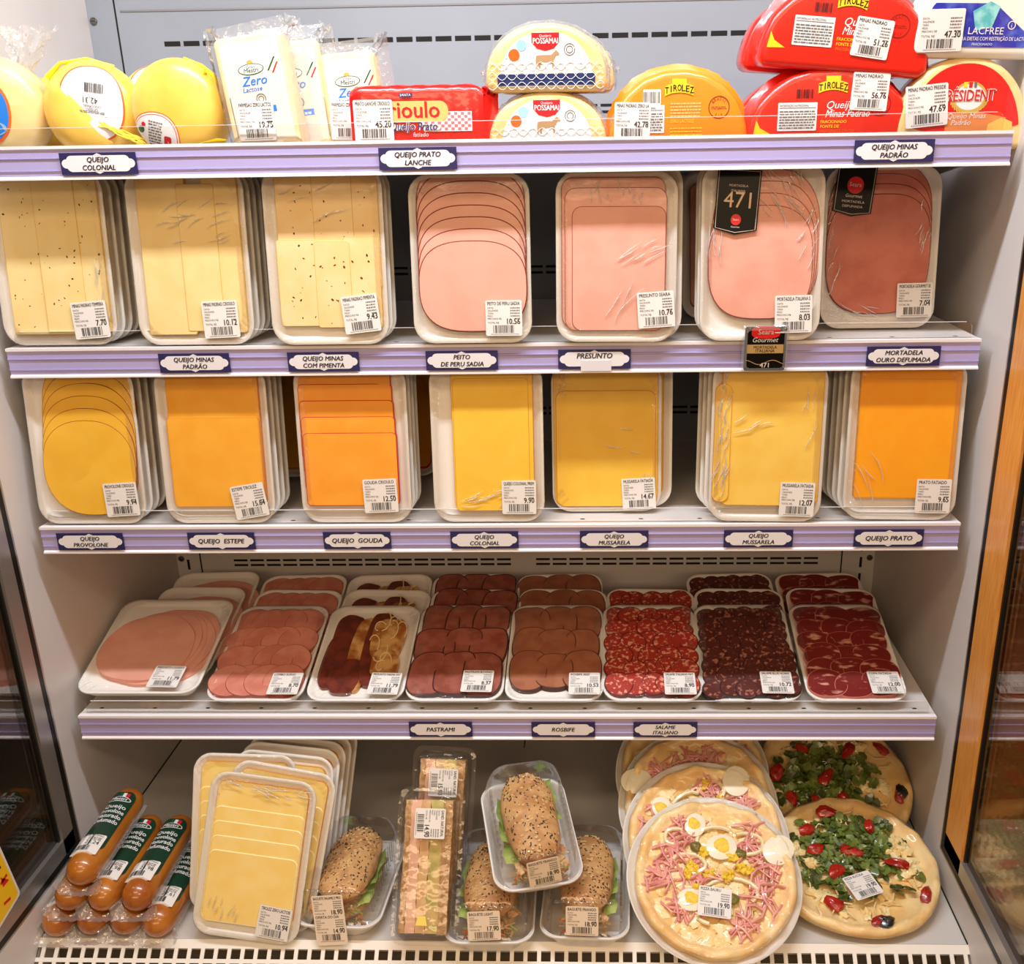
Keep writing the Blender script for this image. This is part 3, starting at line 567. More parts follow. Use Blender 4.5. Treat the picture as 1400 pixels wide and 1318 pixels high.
# ------------------------------------------------------------------ lowest shelf: flat trays of meat
def row4():
    Z4 = SZ[3]; rg = random.Random(5)
    SAUS = food('ham_roll', (.85, .56, .49), (.80, .48, .41)); R_SAUS = P('ham_roll_edge', (.62, .28, .20), .5)
    PROS = food('prosciutto', (.46, .18, .11), (.36, .12, .08), 60, coat=.8); FAT = food('glazed_fat', (.84, .66, .40), (.62, .36, .14), 45, coat=.8)
    PAST = food('pastrami', (.63, .36, .30), (.55, .28, .22), 50); R_PAST = P('pastrami_crust', (.28, .12, .09), .6)
    ROSB = food('roast_beef', (.66, .42, .30), (.60, .36, .26), 40); R_ROSB = P('roast_crust', (.30, .15, .09), .6)
    SAL = food('salami', (.66, .18, .13), (.90, .62, .52), 170, thr=(.54, .62), coat=.9, cbump=.3); R_SAL = P('salami_edge', (.40, .07, .05), .5)
    SALD = food('dark_salami', (.33, .11, .08), (.66, .42, .34), 150, thr=(.56, .64), coat=.9, cbump=.4); R_SALD = P('dark_salami_edge', (.14, .045, .04), .5)
    COPA = food('coppa', (.47, .09, .08), (.86, .62, .54), 38, thr=(.58, .68), coat=.8, stretch=(1, 2.4, 1)); R_COPA = P('coppa_fat_edge', (.78, .45, .38), .5)
    def f_ham(r, w, h):
        for k in range(5): add_slice(r, 'ham_slice', sup(.142, .168-.005*k, 2.2, 56, .020-.0085*k, .106-.003*k, .06, 40+k), .0162+.0013*k, HAM, P('ham_ripple_edge', (.86, .60, .52), .5), .001, amp=.0006)
    def f_rolls(r, w, h):
        z = .0166
        for row in range(4):
            for c in range(4):
                z += .00036; add_slice(r, 'ham_roll_slice', sup(.062, .064, 2, 36, -.044+.0275*c, .170-.044*row, .03, row*4+c), z, SAUS, R_SAUS, .0009, amp=.0003, tilt=-.04)
    def f_pros(r, w, h):
        for k, (x, y, ww, hh, m_) in enumerate(((-.043, .085, .04, .13, PROS), (-.035, .128, .045, .13, PROS), (-.008, .10, .036, .155, FAT), (-.022, .05, .05, .07, PROS), (.02, .11, .05, .17, PROS), (.030, .13, .05, .10, FAT), (.034, .075, .042, .06, FAT))):
            add_slice(r, 'prosciutto_slice', sup(ww, hh, 2.8, 48, x, y, .10, k+3), .0165+.0007*k, m_, PROS if m_ is PROS else FAT, .001)
        m = MB()
        for k in range(9):
            x, y = rg.uniform(.008, .05), rg.uniform(.06, .17); q = rg.uniform(0, 6)
            m.tube([(x+.012*cos(q+j*.5)*(1-j*.07), y+.016*sin(q+j*.55)+.002*j, .0224) for j in range(8)], .0009, P('fat_streak', (.93, .83, .62), .35), 5)
        m.build('fat_veins', r)
    def grid(name, rows, cols, ww, hh, mat, rim, x0, dx, y0, dy, e=2.2, wob=.03, sd=0, off=0, rw=.0008, spr=.003, tilt=-.04, amp=.0004):
        def f(r, w, h):
            g = random.Random(sd); z = .0164
            for a in range(rows):
                for c in range(cols):
                    z += .0065/(rows*cols)
                    add_slice(r, name, sup(ww*g.uniform(.93, 1.07), hh*g.uniform(.93, 1.07), e, 34, x0+dx*c+g.uniform(-spr, spr)+off*(a % 2), y0-dy*a+g.uniform(-spr, spr), wob, sd*50+a*cols+c), z, mat, rim, rw, amp=amp, tilt=tilt)
        return f
    f_past = grid('pastrami_slice', 3, 3, .064, .088, PAST, R_PAST, -.040, .040, .166, .056, 3.2, .06, 1, rw=.0022, tilt=-.03, amp=.0006)
    f_rosb = grid('roast_beef_slice', 3, 3, .060, .078, ROSB, R_ROSB, -.040, .040, .168, .054, 2.6, .03, 2, rw=.0014, tilt=-.03, amp=.0006)
    f_sal = grid('salami_slice', 6, 5, .042, .044, SAL, R_SAL, -.050, .0250, .182, .0305, 2, .03, 3, rw=.0016, tilt=-.07, amp=.0007)
    f_sald = grid('salami_slice', 8, 6, .036, .036, SALD, R_SALD, -.051, .0204, .186, .0235, 2, .05, 4, rw=.0012, tilt=-.09, amp=.0006)
    f_copa = grid('coppa_slice', 6, 3, .058, .048, COPA, R_COPA, -.038, .0385, .180, .0300, 2.3, .05, 5, rw=.001, tilt=-.08, amp=.0006)
    W4, H4 = .146, .21
    items = (('cold_cut_tray', 'ham', 'wide tray of pale pink ham on lowest shelf, leftmost', f_ham, -.543, .184, ('PRESUNTO COZIDO', '11.79', .042, .026, -2), 2, 0, .012, 'pink ham', HAM),
             ('cold_cut_tray', 'roll', 'flat tray of small round pink ham slices in rows', f_rolls, -.3696, W4, ('LOMBO SUINO', '8.70', .045, .026, 0), 2, 0, 0, 'round pink slices', SAUS),
             ('cold_cut_tray', 'pros', 'flat tray of dark cured ham with glazed fatty slices', f_pros, -.2200, W4, ('PRESUNTO PARMA FAT', '11.79', .044, .026, -2), 2, 0, 0, 'dark cured ham', PROS),
             ('cold_cut_tray', 'past', 'flat tray of brown pastrami with dark crust edges', f_past, -.0726, W4, ('PASTRAMI BOVINO', '8.37', .034, .031, -1), 2, 0, 0, 'pastrami', PAST),
             ('cold_cut_tray', 'rosb', 'flat tray of light brown roast beef slices above ROSBIFE sign', f_rosb, .0747, W4, ('ROSBIFE BEEF', '10.53', .045, .026, 0), 2, 0, 0, 'roast beef', ROSB),
             ('cold_cut_tray', 'sal', 'flat tray of bright red salami with white fat flecks', f_sal, .220, W4, ('SALAME ITALIANO FAT', '8.90', .040, .026, 0), 1, 0, 0, 'red salami', SAL),
             ('cold_cut_tray', 'sald', 'flat tray of dark brown fine salami slices', f_sald, .3655, W4, ('SALAME BLUE NOBRE', '10.72', .036, .028, -1), 2, 0, 0, 'dark salami', SALD),
             ('cold_cut_tray', 'copa', 'flat tray of dark red marbled coppa, rightmost on lowest shelf', f_copa, .517, W4, ('COPA FATIADA', '12.00', .042, .028, 0), 2, 0, 0, 'marbled coppa', COPA))
    for nm, key, lab, f, x, w, tk, n, yaw, dz, short, col in items:
        y = .012
        pack(nm, lab, 'cold cut tray', 'flat trays on lowest shelf', frame(x, y, Z4+dz+.0005, 74, 0, yaw), f, tk, w, H4, seed=len(lab), tm=.0266)
        p = None
        for k in range(1, n+1):
            M = frame(x+(.002*k if key != 'ham' else .012*k), y+.064*k, Z4+dz*.5+.0005, 74, (-1)**k*1.5, yaw)
            l = '%s row foam tray of %s, half hidden behind the front one' % (ORD[k], short)
            if p is None: p = pack(nm, l, 'cold cut tray', 'flat trays on lowest shelf', M, f, None, W4, H4, False)
            else: dup(p, M, l)
row4()
# ------------------------------------------------------------------ top shelf: whole cheeses
Z1, Y1 = SZ[0]-.0215, SY[0]
PLAS = dict(coat=.6, crough=.1, cbump=.35, bscale=60)
YELW = P('yellow_wax_rind', (.96, .80, .36), .38, coat=.3, crough=.2, col2=(.94, .76, .30), scale=25)
CREAM = P('cream_rind', (.93, .84, .60), .42, col2=(.91, .79, .52), scale=25, **PLAS)
LWHT = P('print_white', (.90, .90, .90), .4); LORG = P('print_orange', (.92, .40, .12), .4); LBLU = P('print_blue', (.10, .48, .85), .4)
LNAV = P('print_navy', (.13, .20, .42), .4); LRED = P('print_red', (.80, .10, .14), .4); LYEL = P('print_yellow', (.99, .83, .15), .4); LGRN = P('print_green', (.10, .33, .20), .4)
def greek(m, x0, y0, x1, y1, n, z, mat=INKG, M=None, seed=0, fill=.55):
    """rows of unreadably small print"""
    rg = random.Random(seed); dy = (y1-y0)/n
    for i in range(n):
        x = x0; y = y1-dy*(i+1)
        while x < x1-.001:
            q = min(x1, x+rg.uniform(.0015, .006)); m.rect(x, y, q, y+dy*fill, z, mat, M); x = q+.0008
def wheel(root, name, R, H, mat, p=3.0):
    m = MB(); rings = []
    for j in range(25):
        t = -pi/2+pi*j/24; c, s_ = cos(t), sin(t); r = R*abs(c)**(2/p) if j not in (0, 24) else R*.001; z = H*math.copysign(abs(s_)**(2/p), s_)
        rings.append([(r*cos(2*pi*i/56), r*sin(2*pi*i/56), z) for i in range(56)])
    m.loft(rings, mat, False, False); m.build(name, root)
    def zf(x, y, z): return (x, y, H*max(0, 1-min(1, (math.hypot(x, y)/R))**p)**(1/p)+.0005+z)
    return zf
def yellow_cheeses():
    # wheel in a yellow net, label across its upper half
    NET = P('yellow_net', (.98, .86, .05), .45)
    r = thing('round_cheese', 'tilted yellow cheese wheel with upside-down price label 42.31', 'cheese', T(-.482, Y1+.075, Z1+.062) @ RZ(12) @ RX(84) , 'yellow netted cheeses')
    zf = wheel(r, 'rind', .0585, .036, YELW)
    m = MB(); o = sup(.074, .088, 2.3, 48, .004, .004); m.patch(o, .0002, LORG); m.patch(inset(o, .002), .0005, LWHT); i0 = 0; m.map(i0, zf)
    def half(x, y, z): return x*.62-y*.78  # keep only the part above the fold of the rind
    m.build('round_label', r)
    f = MB(); cut = [(-.056, -.01), (-.02, -.055), (.028, -.045), (.0, -.004), (-.034, .034), (-.05, .02)]
    # folded flap of rind skin over the lower left of the label
    f.patch([(-.055, -.004), (-.045, -.030), (-.02, -.052), (.012, -.054), (.022, -.042), (.002, -.012), (-.018, .012), (-.036, .036), (-.047, .026)], .0011, YELW, 6); f.map(0, zf); f.build('net_fold', r)
    t = MB(); M = T(.006, .010, 0) @ RZ(172); i0 = len(t.v)
    t.prism(rrect(.036, .040, .002), .0008, .0010, PAPER, M); t.text('42.31', .002, .0, .0013, .007, INK, M, sx=.85); barcode(t, -.012, .010, -.017, -.006, .0013, 3, INK, M)
    t.text('QUEIJO', .0, .0125, .0013, .003, INK, M); t.text('COLONIAL', .0, .0085, .0013, .003, INK, M); greek(t, -.014, .0155, .014, .0185, 2, .0013, INKG, M)
    t.map(0, zf); t.build('price_label', r)
    n = MB(); rg = random.Random(8)
    for k in range(9):
        a = rg.uniform(-.004, .004); n.tube([(.012+a+.011*j+.004*sin(j+k), -.020-.0052*j+rg.uniform(-.003, .003), .036+.0015*j) for j in range(8)], .0011, NET, 5)
    n.build('net_tassel', r); n = MB()
    n.tube([(-.047, .036, .016), (-.03, .052, .018), (0, .0585, .012), (.03, .051, .008)], [.004, .0022, .0018, .001], NET, 8)
    n.build('yellow_net', r)
    # second one seen behind with an orange rimmed label
    r = thing('round_cheese', 'yellow cheese mostly hidden behind, orange rim of its label showing', 'cheese', T(-.428, Y1+.152, Z1+.062) @ RZ(-8) @ RX(82), 'yellow netted cheeses')
    zf = wheel(r, 'rind', .0575, .034, YELW); m = MB(); o = sup(.07, .07, 2.2, 40, .004, .020); m.patch(o, .0002, LORG); m.patch(inset(o, .0025), .0005, LWHT); m.map(0, zf); m.build('round_label', r)
    r = thing('round_cheese', 'plain yellow cheese wheel facing front with label low on its left', 'cheese', T(-.366, Y1+.058, Z1+.0605) @ RZ(-4) @ RX(88), 'yellow netted cheeses')
    zf = wheel(r, 'rind', .0588, .034, YELW, 3.2); m = MB(); c = (-.025, -.032)
    o = [(x, y) for x, y in sup(.064, .058, 2.2, 56, *c)]
    def clampr(x, y, z):
        d = math.hypot(x, y); k = min(1, .0575/d) if d else 1
        return zf(x*k, y*k, z)
    m.patch(o, .0002, LORG, 8); m.patch(inset(o, .0012), .0004, LWHT, 8); m.patch(inset(o, .0028), .0006, LORG, 8); m.patch(inset(o, .0038), .0008, LWHT, 8)
    m.ball((-.042, -.022, .001), (.005, .004, .0001), LGRN); m.ball((-.037, -.017, .0012), (.003, .003, .0001), LRED)
    M = T(-.022, -.026) @ RZ(-14); greek(m, -.010, -.016, .008, .013, 9, .0011, INKG, M, 4); m.prism(rrect(.009, .012, .002, .0155, -.008), .001, .0012, LRED, M)
    m.map(0, clampr); m.build('round_label', r)
    n = MB(); rg = random.Random(9)
    for k in range(12): n.tube([(.042-.004*j+rg.uniform(-.001, .001), .042+rg.uniform(-.002, .002)-.012*j*(.4+.05*k), .018+.002*sin(k)-.003*j) for j in range(3)], .0010, NET, 5)
    n.tube([(.012, .0585, .006), (.034, .049, .008), (.048, .036, .008), (.052, .02, .004)], [.001, .002, .0035, .002], NET, 8)
    n.build('yellow_net', r); n = MB()
    for k in range(14): n.tube([(.02+.003*k*.3, -.0435, .038), (.036+.0028*k*.6, -.0405+.0004*k, .042+.0004*(k % 4)), (.062+.002*(k % 5), -.0375+.0006*(k % 3), .044)], .0007, NET, 4)
    n.build('net_tassel', r)
    # pale cheese in a tied clear bag at the left edge
    r = thing('round_cheese', 'pale round cheese in tied clear bag with blue label, far left', 'cheese', T(-.596, Y1+.066, Z1+.066) @ RZ(6) @ RX(86))
    zf = wheel(r, 'rind', .0600, .036, CREAM); m = MB(); o = sup(.086, .082, 2.2, 48, -.018, -.006)
    m.patch(o, .0002, LORG); m.patch(inset(o, .003), .0005, LBLU)
    m.map(0, zf); b = len(m.v); m.prism(rrect(.034, .011, .005, -.022, .006), .0008, .001, LRED); m.text('PIATO', -.022, .0028, .0013, .0065, LWHT, bold=.012)
    m.text('Colonial', -.018, -.0135, .0013, .0105, LNAV, shear=.3, bold=.01); m.flat(sup(.07, .02, 2.4, 32, -.018, -.026), .0007, P('print_pale_blue', (.62, .80, .93), .4)); m.map(b, zf); m.build('round_label', r)
    t = MB(); t.prism(rrect(.030, .028, .002, -.012, -.033), .0016, .0018, PAPER); t.text('47.50', -.009, -.034, .0021, .0065, INK, sx=.8); barcode(t, -.022, -.002, -.044, -.037, .0021, 6); t.map(0, zf); t.build('price_label', r)
    bg = MB(); rg = random.Random(3); R = []
    for j in range(9):
        k = j/8; n_ = 22; w = .010+.022*k; R.append([(.036+.012*k+w*cos(2*pi*i/n_)*(1+.25*sin(5*i+j)), .045+.045*k+.006*sin(i*2.2+j)*k, .004+.008*sin(2*pi*i/n_)*(1+.4*sin(3*i))) for i in range(n_)])
    bg.loft(R, BAG, False, False); bg.build('bag_neck', r)
    r = thing('round_cheese', 'pale yellow cheese wedged behind the bagged round cheese, far left', 'cheese', T(-.562, Y1+.16, Z1+.06) @ RX(84)); wheel(r, 'rind', .052, .03, YELW)
yellow_cheeses()
def wedge(label, M, group, tick=None, w=.082, h=.139, d=.034, lab=True):
    """bagged hard-cheese wedge; local y up, z towards viewer"""
    r = thing('cheese_wedge', label, 'cheese', M, group); PA = P('parmesan', (.92, .84, .66), .45, col2=(.90, .80, .60), scale=60, bump=.1, coat=.3)
    o = rrect(w, h, .008, 0, h/2); m = MB(); m.prism(o, 0, d, PA, bev=.004); m.build('cheese', r)
    if lab:
        c = MB(); fl = P('printed_film_face', (.92, .88, .80), .3, coat=.3); c.prism(rrect(w-.012, h-.012, .005, 0, h/2-.002), d, d+.0004, fl); z = d+.0007
        x, y = -.002, h*.73; c.flat(sup(.031, .0125, 2, 30, x, y), z, LGRN); c.flat(sup(.029, .0105, 2, 30, x, y), z+.0002, LWHT); c.text('Gran', x, y+.0008, z+.0004, .0038, LGRN, shear=.2); c.text('Mestri', x, y-.0035, z+.0004, .005, LGRN, shear=.2, bold=.01, maxw=.024)
        c.flat(sup(.007, .005, 2, 16, x, y+.0075), z, P('print_gold', (.80, .66, .30), .4))
        c.text('Zero', x+.001, y-.0175, z, .0105, LBLU, shear=.3, bold=.02); c.text('Lactose', x-.003, y-.024, z, .0055, LBLU, shear=.25, bold=.015)
        c.ring(x+.005, y-.033, z, .006, .0012, INKG); c.ring(x+.005, y-.033, z, .0035, .001, INKG)
        for k, mt in enumerate((LGRN, LWHT, LRED)): c.add([(x+.019+.0025*k, y-.004-.0015*k, z), (x+.021+.0025*k, y-.004-.0015*k, z), (x+.031+.0012*k, y+.010-.003*k, z), (x+.029+.0012*k, y+.010-.003*k, z)], [(0, 1, 2, 3)], mt)
        c.rect(x-.018, y-.0485, x+.021, y-.0415, z, LBLU); greek(c, x-.015, y-.0475, x+.017, y-.0425, 1, z+.0002, LWHT)
        greek(c, -.0345, .03, -.033, .075, 30, z, INKG); c.ball((.026, .014, z), (.011, .007, .0003), P('print_cheese_photo', (.86, .74, .56), .5)); c.build('printed_front', r)
    if tick: ticket(r, tick[0], tick[1], T(-.008, .045, d+.0016) @ RZ(-6), .044, .044)
    b = MB(); rg = random.Random(len(label)); R = []
    for j, (g, z) in enumerate(((-.001, d*.75), (.003, d*.6), (.009, d*.5), (.015, d*.45))): R.append([(x+(x/(w/2))*g*(.6 if x < 0 else 1.1)+rg.uniform(-.002, .002)*j, y+(g if y > h/2 else 0)*1.0+rg.uniform(-.002, .002)*j, z+rg.uniform(-.003, .003)*j) for x, y in rrect(w, h, .008, 0, h/2, 12)])
    b.loft(R, BAG, False, False); b.build('vacuum_bag', r); return r
wedge('upright white lactose-free cheese wedge, frontmost, price label 19.75', frame(-.2485, Y1+.046, Z1, 3, 7), 'bagged cheese wedges', ('PARMESAO ZERO LACTOS', '19.75'))
wedge('white cheese wedge tucked right behind the frontmost wedge', frame(-.220, Y1+.088, Z1, 3, 6, 6), 'bagged cheese wedges', None, .076, .135)
wedge('white cheese wedge standing behind the red cheese pack', frame(-.150, Y1+.085, Z1, 3, 5), 'bagged cheese wedges', ('PARMESAO ZERO LACTOS', '19.75'), .068, .122, .03)
def red_pack():
    RED = P('red_foil_print', (.90, .07, .07), .32, **PLAS); r = thing('cheese_pack', 'red bagged cheese loaf with white gingham print and price 45.20', 'cheese', frame(-.072, Y1+.064, Z1, 2))
    w, h, d = .160, .082, .042; m = MB(); R = []
    for j in range(23):
        k = j/22; x = -w/2+w*k; q = 1-.16*max(0, (abs(k-.5)-.42)/.08)**2
        R.append([(x, h/2+a*q+.0007*sin(j*1.7+i), d/2+b*q+.0006*sin(j*2.3+i*1.3)) for i, (a, b) in enumerate([(u, v) for u, v in rrect(h, d, .010)])])
    m.loft(R, RED); m.build('wrapper', r)
    c = MB(); rg = random.Random(6); R = []
    for j in range(5): R.append([(w/2-.002+.0045*j, h/2+u*(.85-.08*j+.10*j)+.004*sin(j*2+i), d/2+v*(.55-.12*j)+.003*sin(i*2+j)) for i, (u, v) in enumerate(rrect(h, d, .010))])
    c.loft(R, RED, False, False); c.build('crimped_end', r)
    p = MB(); z = d+.0012; GW = P('gingham_pink', (.88, .45, .47), .4)
    p.rect(.008, .012, .066, .034, z, LWHT)
    for a in range(14):
        for b in range(6):
            if (a+b) % 2 == 0: p.rect(.009+a*.004, .013+b*.0034, .0128+a*.004, .0162+b*.0034, z+.0002, GW)
    HALO = P('print_peach', (.98, .72, .42), .4); p.prism(rrect(.100, .023, .010, -.012, .0345), z+.0002, z+.0005, HALO); p.text('Crioulo', -.012, .0275, z+.0008, .0185, LRED, bold=.02, maxw=.092)
    p.text('Queijo Prato', -.004, .0135, z+.0006, .0095, LWHT, shear=.2, bold=.045, maxw=.062); p.text('Queijo Prato', -.004, .0135, z+.0012, .0095, LNAV, shear=.2, bold=.01, maxw=.056); p.text('fatiado', .004, .0065, z+.0006, .005, LWHT, shear=.2)
    p.prism(rrect(.016, .0045, .001, -.012, .053), z, z+.0002, LNAV); p.text('SANTA', -.012, .0515, z+.0005, .003, LWHT)
    for k in range(5): p.rect(-.055+.001*k, .044+.0012*k, .040-.002*k, .0445+.0012*k, z-.0002, P('print_dark_red', (.62, .04, .05), .4))
    p.map(0, lambda x, y, z: (x, y+.0175, z)); p.build('printed_front', r); ticket(r, 'PRATO LANCHE CRIOULO', '45.20', T(-.0515, .0425, d+.0032), .047, .046)
red_pack()
def dshape(w, h, r=.012, n=40, e=2.15):
    o = []
    for i in range(n+1):
        a = pi*i/n; o.append((w/2*math.copysign(abs(cos(a))**(2/e), cos(a)), r+(h-r)*abs(sin(a))**(2/e)))
    for i in range(1, 6): a = pi+pi/2*i/5; o.append((-w/2+r+r*cos(a), r+r*sin(a)))
    for i in range(0, 5): a = 1.5*pi+pi/2*i/5; o.append((w/2-r+r*cos(a), r+r*sin(a)))
    return o
def dblock(root, name, w, h, t, mat, bev=.008, wob=.0):
    o = dshape(w, h); m = MB(); R = []
    for z, d in ((0, bev*.8), (bev*.35, bev*.2), (bev, 0), (t-bev, 0), (t-bev*.35, bev*.2), (t-bev*.05, bev*.6), (t, bev)): R.append([(x+wob*sin(i*.9), y+wob*sin(i*1.7+1), z) for i, (x, y) in enumerate(inset(o, d))])
    m.loft(R, mat, sharp if False else True, True); return m.build(name, root, 50)
def cow(m, x, y, z, s, mat, M=None):
    body = [(-.9, .1), (-.85, .45), (-.3, .5), (.5, .5), (.75, .75), (.95, .9), (1.05, .78), (1.25, .62), (1.2, .48), (.95, .5), (.8, .2), (.7, .05), (.72, -.55), (.58, -.55), (.52, -.05), (-.45, -.08), (-.5, -.55), (-.64, -.55), (-.68, -.05), (-.78, -.5), (-.9, -.5)]
    m.flat([(x+a*s, y+b*s) for a, b in reversed(body)], z, mat, M)
def half_white(label, M, labeled=True):
    r = thing('half_wheel_cheese', label, 'cheese', M, 'netted half wheel cheeses'); w, h, t = .144, .0745, .055
    dblock(r, 'cheese', w, h, t, CREAM)
    z = t+.0005; m = MB(); o = [(x, y) for x, y in dshape(w-.034, h-.016, .004, 40)]; o = [(x, y+.007) for x, y in o]
    m.flat(o, z, LWHT); m.rect(-.0575, .008, .0575, .0205, z+.0003, LNAV)
    sh = [(-.016, .064), (-.016, .054), (-.010, .0475), (0, .045), (.010, .0475), (.016, .054), (.016, .064)]; m.flat(sh, z+.0004, LRED); m.text('POSSAMAI', 0, .0525, z+.0007, .0062, LWHT, bold=.02, maxw=.029); m.text('Queijaria', 0, .0595, z+.0007, .0028, LWHT, shear=.2)
    cow(m, 0, .034, z+.0004, .013, P('print_tan', (.72, .56, .40), .5)); m.flat(sup(.013, .013, 2, 24, -.037, .041), z+.0004, LORG); m.flat(sup(.012, .012, 2, 24, -.028, .051), z+.0003, P('print_pale_blue', (.62, .80, .93), .4))
    m.ring(.028, .046, z+.0003, .0065, .0008, INKG); m.ring(.028, .046, z+.0003, .0040, .0008, INKG); m.build('printed_label', r)
    n = MB(); NW = P('white_net_cord', (.94, .94, .92), .4)
    for b in range(3):
        for ph in (0, 1):
            n.tube([(x/100*.068, .008+b*.0105+.0042*sin(x*.185+pi*ph+(b % 2)*pi), t+.0012+.0004*ph) for x in range(-100, 101, 4)], .00030, NW, 4)
    for k in range(9):
        a = pi*(k+.5)/9; n.tube([(.052*cos(a), .02+.035*sin(a), t+.001), (.066*cos(a+.08), .018+.052*sin(a+.08), t-.004), (.0735*cos(a), .012+.0645*sin(a), t*.5), (.0735*cos(a), .012+.0645*sin(a), .004)], .00042, NW, 4)
    n.build('net', r)
    b = MB(); rg = random.Random(len(label)); o = dshape(w, h); R = []
    for g, zz in ((-.002, t-.004), (.002, t*.8), (.0035, t*.6), (.003, t*.4)): R.append([(x*(1+g/.07)+rg.uniform(-.001, .001), max(0, y*(1+g/.07)+rg.uniform(-.001, .001)), zz) for x, y in o])
    b.loft(R, BAG, False, False)
    b.ball((-w/2-.004, .022, t*.4), (.005, .0035, .003), BAG, wob=.3); b.ball((w/2+.004, .028, t*.4), (.004, .003, .003), BAG, wob=.3); b.build('clear_wrap', r)
half_white('lower white half wheel cheese with blue banded label and cow picture', frame(.083, Y1+.086, Z1, 0))
half_white('upper white half wheel cheese with cow label, on the lower one', frame(.0835, Y1+.082, Z1+.0755, -4))
half_white('white half wheel behind the upper cow label cheese, right edge showing', frame(.093, Y1+.148, Z1+.0755, -2))
half_white('white half wheel hidden behind the lower cow label cheese', frame(.088, Y1+.149, Z1, 0))
def banner(m, x, y, z, w, s):
    """curved yellow name banner"""
    n = 14; up = [(x-w/2+w*i/n, y+s*(1-(2*i/n-1)**2)*.35+s) for i in range(n+1)]; lo = [(x-w/2+w*i/n, y+s*(1-(2*i/n-1)**2)*.35) for i in range(n+1)]
    m.loft([[(a, b, z) for a, b in lo], [(a, b, z) for a, b in up]], LYEL, False, False, None, False, False)
    for i, ch in enumerate('TIROLEZ'):
        k = (i+.5)/7; m.text(ch, x-w/2+w*k, y+s*(1-(2*k-1)**2)*.35+s*.16, z+.0003, s*.70, INK, bold=.015, maxw=w/7.6)
def half_printed(label, M, mat, tick, tpos, w, kind, trot=0, grp='printed half wheel cheeses', rear=False):
    r = thing('half_wheel_cheese', label, 'cheese', M, grp); h, t = .0945, .058; dblock(r, 'wrapper', w, h, t, mat, .009, .0004)
    z = t+.0005; m = MB(); DK = P('stamp_dark_red', (.45, .08, .05), .5)
    y0 = h*.60
    m.prism([(-.0085, y0+.006), (.0085, y0+.006), (.0085, h-.011), (-.0085, h-.011)], z-.0003, z, LYEL)
    banner(m, 0, h*.52, z+.0004, .034, .0105)
    m.prism(rrect(.046, .031, .001, -.040, .024), z-.0002, z+.0002, LWHT); greek(m, -.061, .011, -.019, .032, 7, z+.0005, INKG, None, 5, .5); m.text('INFORMAÇÃO NUTRICIONAL', -.061, .035, z+.0005, .0026, INK, al='L', maxw=.034); m.rect(-.0615, .0335, -.0185, .034, z+.0005, INK)
    bm = INK if kind == 'red' else INKG
    if kind != 'red': m.prism(rrect(.021, .017, .001, -.032, .048), z-.0002, z+.0002, LWHT)
    barcode(m, -.042, -.022, .0415 if kind != 'red' else .044, .054, z+.0004, 12, bm)
    if kind == 'red':
        m.text('Queijo', .010, .0325, z, .0085, LWHT, shear=.3, bold=.008); m.text('Minas Padrão', .019, .023, z, .0085, LWHT, shear=.3, bold=.008, maxw=.052)
        for k, s_ in enumerate(('FRACIONADO', 'FONTE DE', 'PROTEÍNAS E CÁLCIO')): m.text(s_, -.012, .0165-.0052*k, z, .0034, LYEL if k < 2 else LORG, al='L', bold=.01, maxw=.04)
        m.flat([(-w*.46, .004), (-w*.355, .005), (-w*.42, .012), (-w*.445, .021)], z-.0002, LYEL)
    else:
        greek(m, -.010, .026, .026, .043, 5, z, P('print_peach', (.98, .72, .42), .4), None, 7, .6); m.text('ZERO LACTOSE', -.010, .0195, z, .0042, LYEL, al='L', maxw=.028); greek(m, -.010, .0055, .028, .0165, 3, z, LYEL, None, 8, .3)
    m.ring(w*.285, .036, z, .0125, .0009, DK); m.arc_text('BRASIL', w*.285, .036, .0092, 150, 30, z, .0032, DK); m.arc_text('SIF', w*.285, .036, .0088, 235, 305, z, .0032, DK, True); greek(m, w*.285-.009, .034, w*.285+.009, .038, 2, z, DK, None, 9, .35)
    m.map(0, lambda x, y, z: (x, y+(.0185 if y < h*.5 else .010), z) if False else (x, min(y+.0165, h-.010), z))
    m.build('printed_front', r)
    if tick: ticket(r, tick[0], tick[1], T(tpos[0], tpos[1]+.0165, t+.0014) @ RZ(trot), .043, .041)
    if not rear:
        b = MB(); rg = random.Random(len(label)); o = dshape(w, h)
        R = [[(x*(1+g*13)+rg.uniform(-.0012, .0012), y*(1+g*13)+rg.uniform(-.0008, .0008), zz) for x, y in o[:41]] for g, zz in ((0, t*.55), (.0035, t*.5), (.006, t*.46))]
        b.loft(R, mat, False, False, None, True, False); b.build('sealed_seam', r)
    return r
REDW = P('red_printed_film', (.90, .13, .07), .34, **PLAS); ORGW = P('orange_printed_film', (.97, .55, .10), .34, **PLAS)
half_printed('orange wrapped half wheel cheese standing alone, price 42.78', frame(.240, Y1+.084, Z1, 0), ORGW, ('MINAS PADRAO ZERO LA', '42.78'), (-.055, .0225), .166, 'orange', -2)
half_printed('red wrapped half wheel cheese below, price label 56.76', frame(.420, Y1+.084, Z1, 0), REDW, ('MINAS PADRAO', '56.76'), (.043, .050), .198, 'red', -3)
half_printed('red wrapped half wheel cheese stacked on top, price label 51.26', frame(.428, Y1+.080, Z1+.0905, -3, -5), REDW, ('MINAS PADRAO', '51.26'), (.028, .0215), .198, 'red', -4)
half_printed('red half wheel cheese behind the lower red one, left edge showing', frame(.410, Y1+.150, Z1, 0), REDW, None, None, .198, 'red', 0, rear=True)
half_printed('red half wheel cheese behind the topmost red one, left edge showing', frame(.418, Y1+.148, Z1+.0905, -1, -4), REDW, None, None, .198, 'red', 0, rear=True)
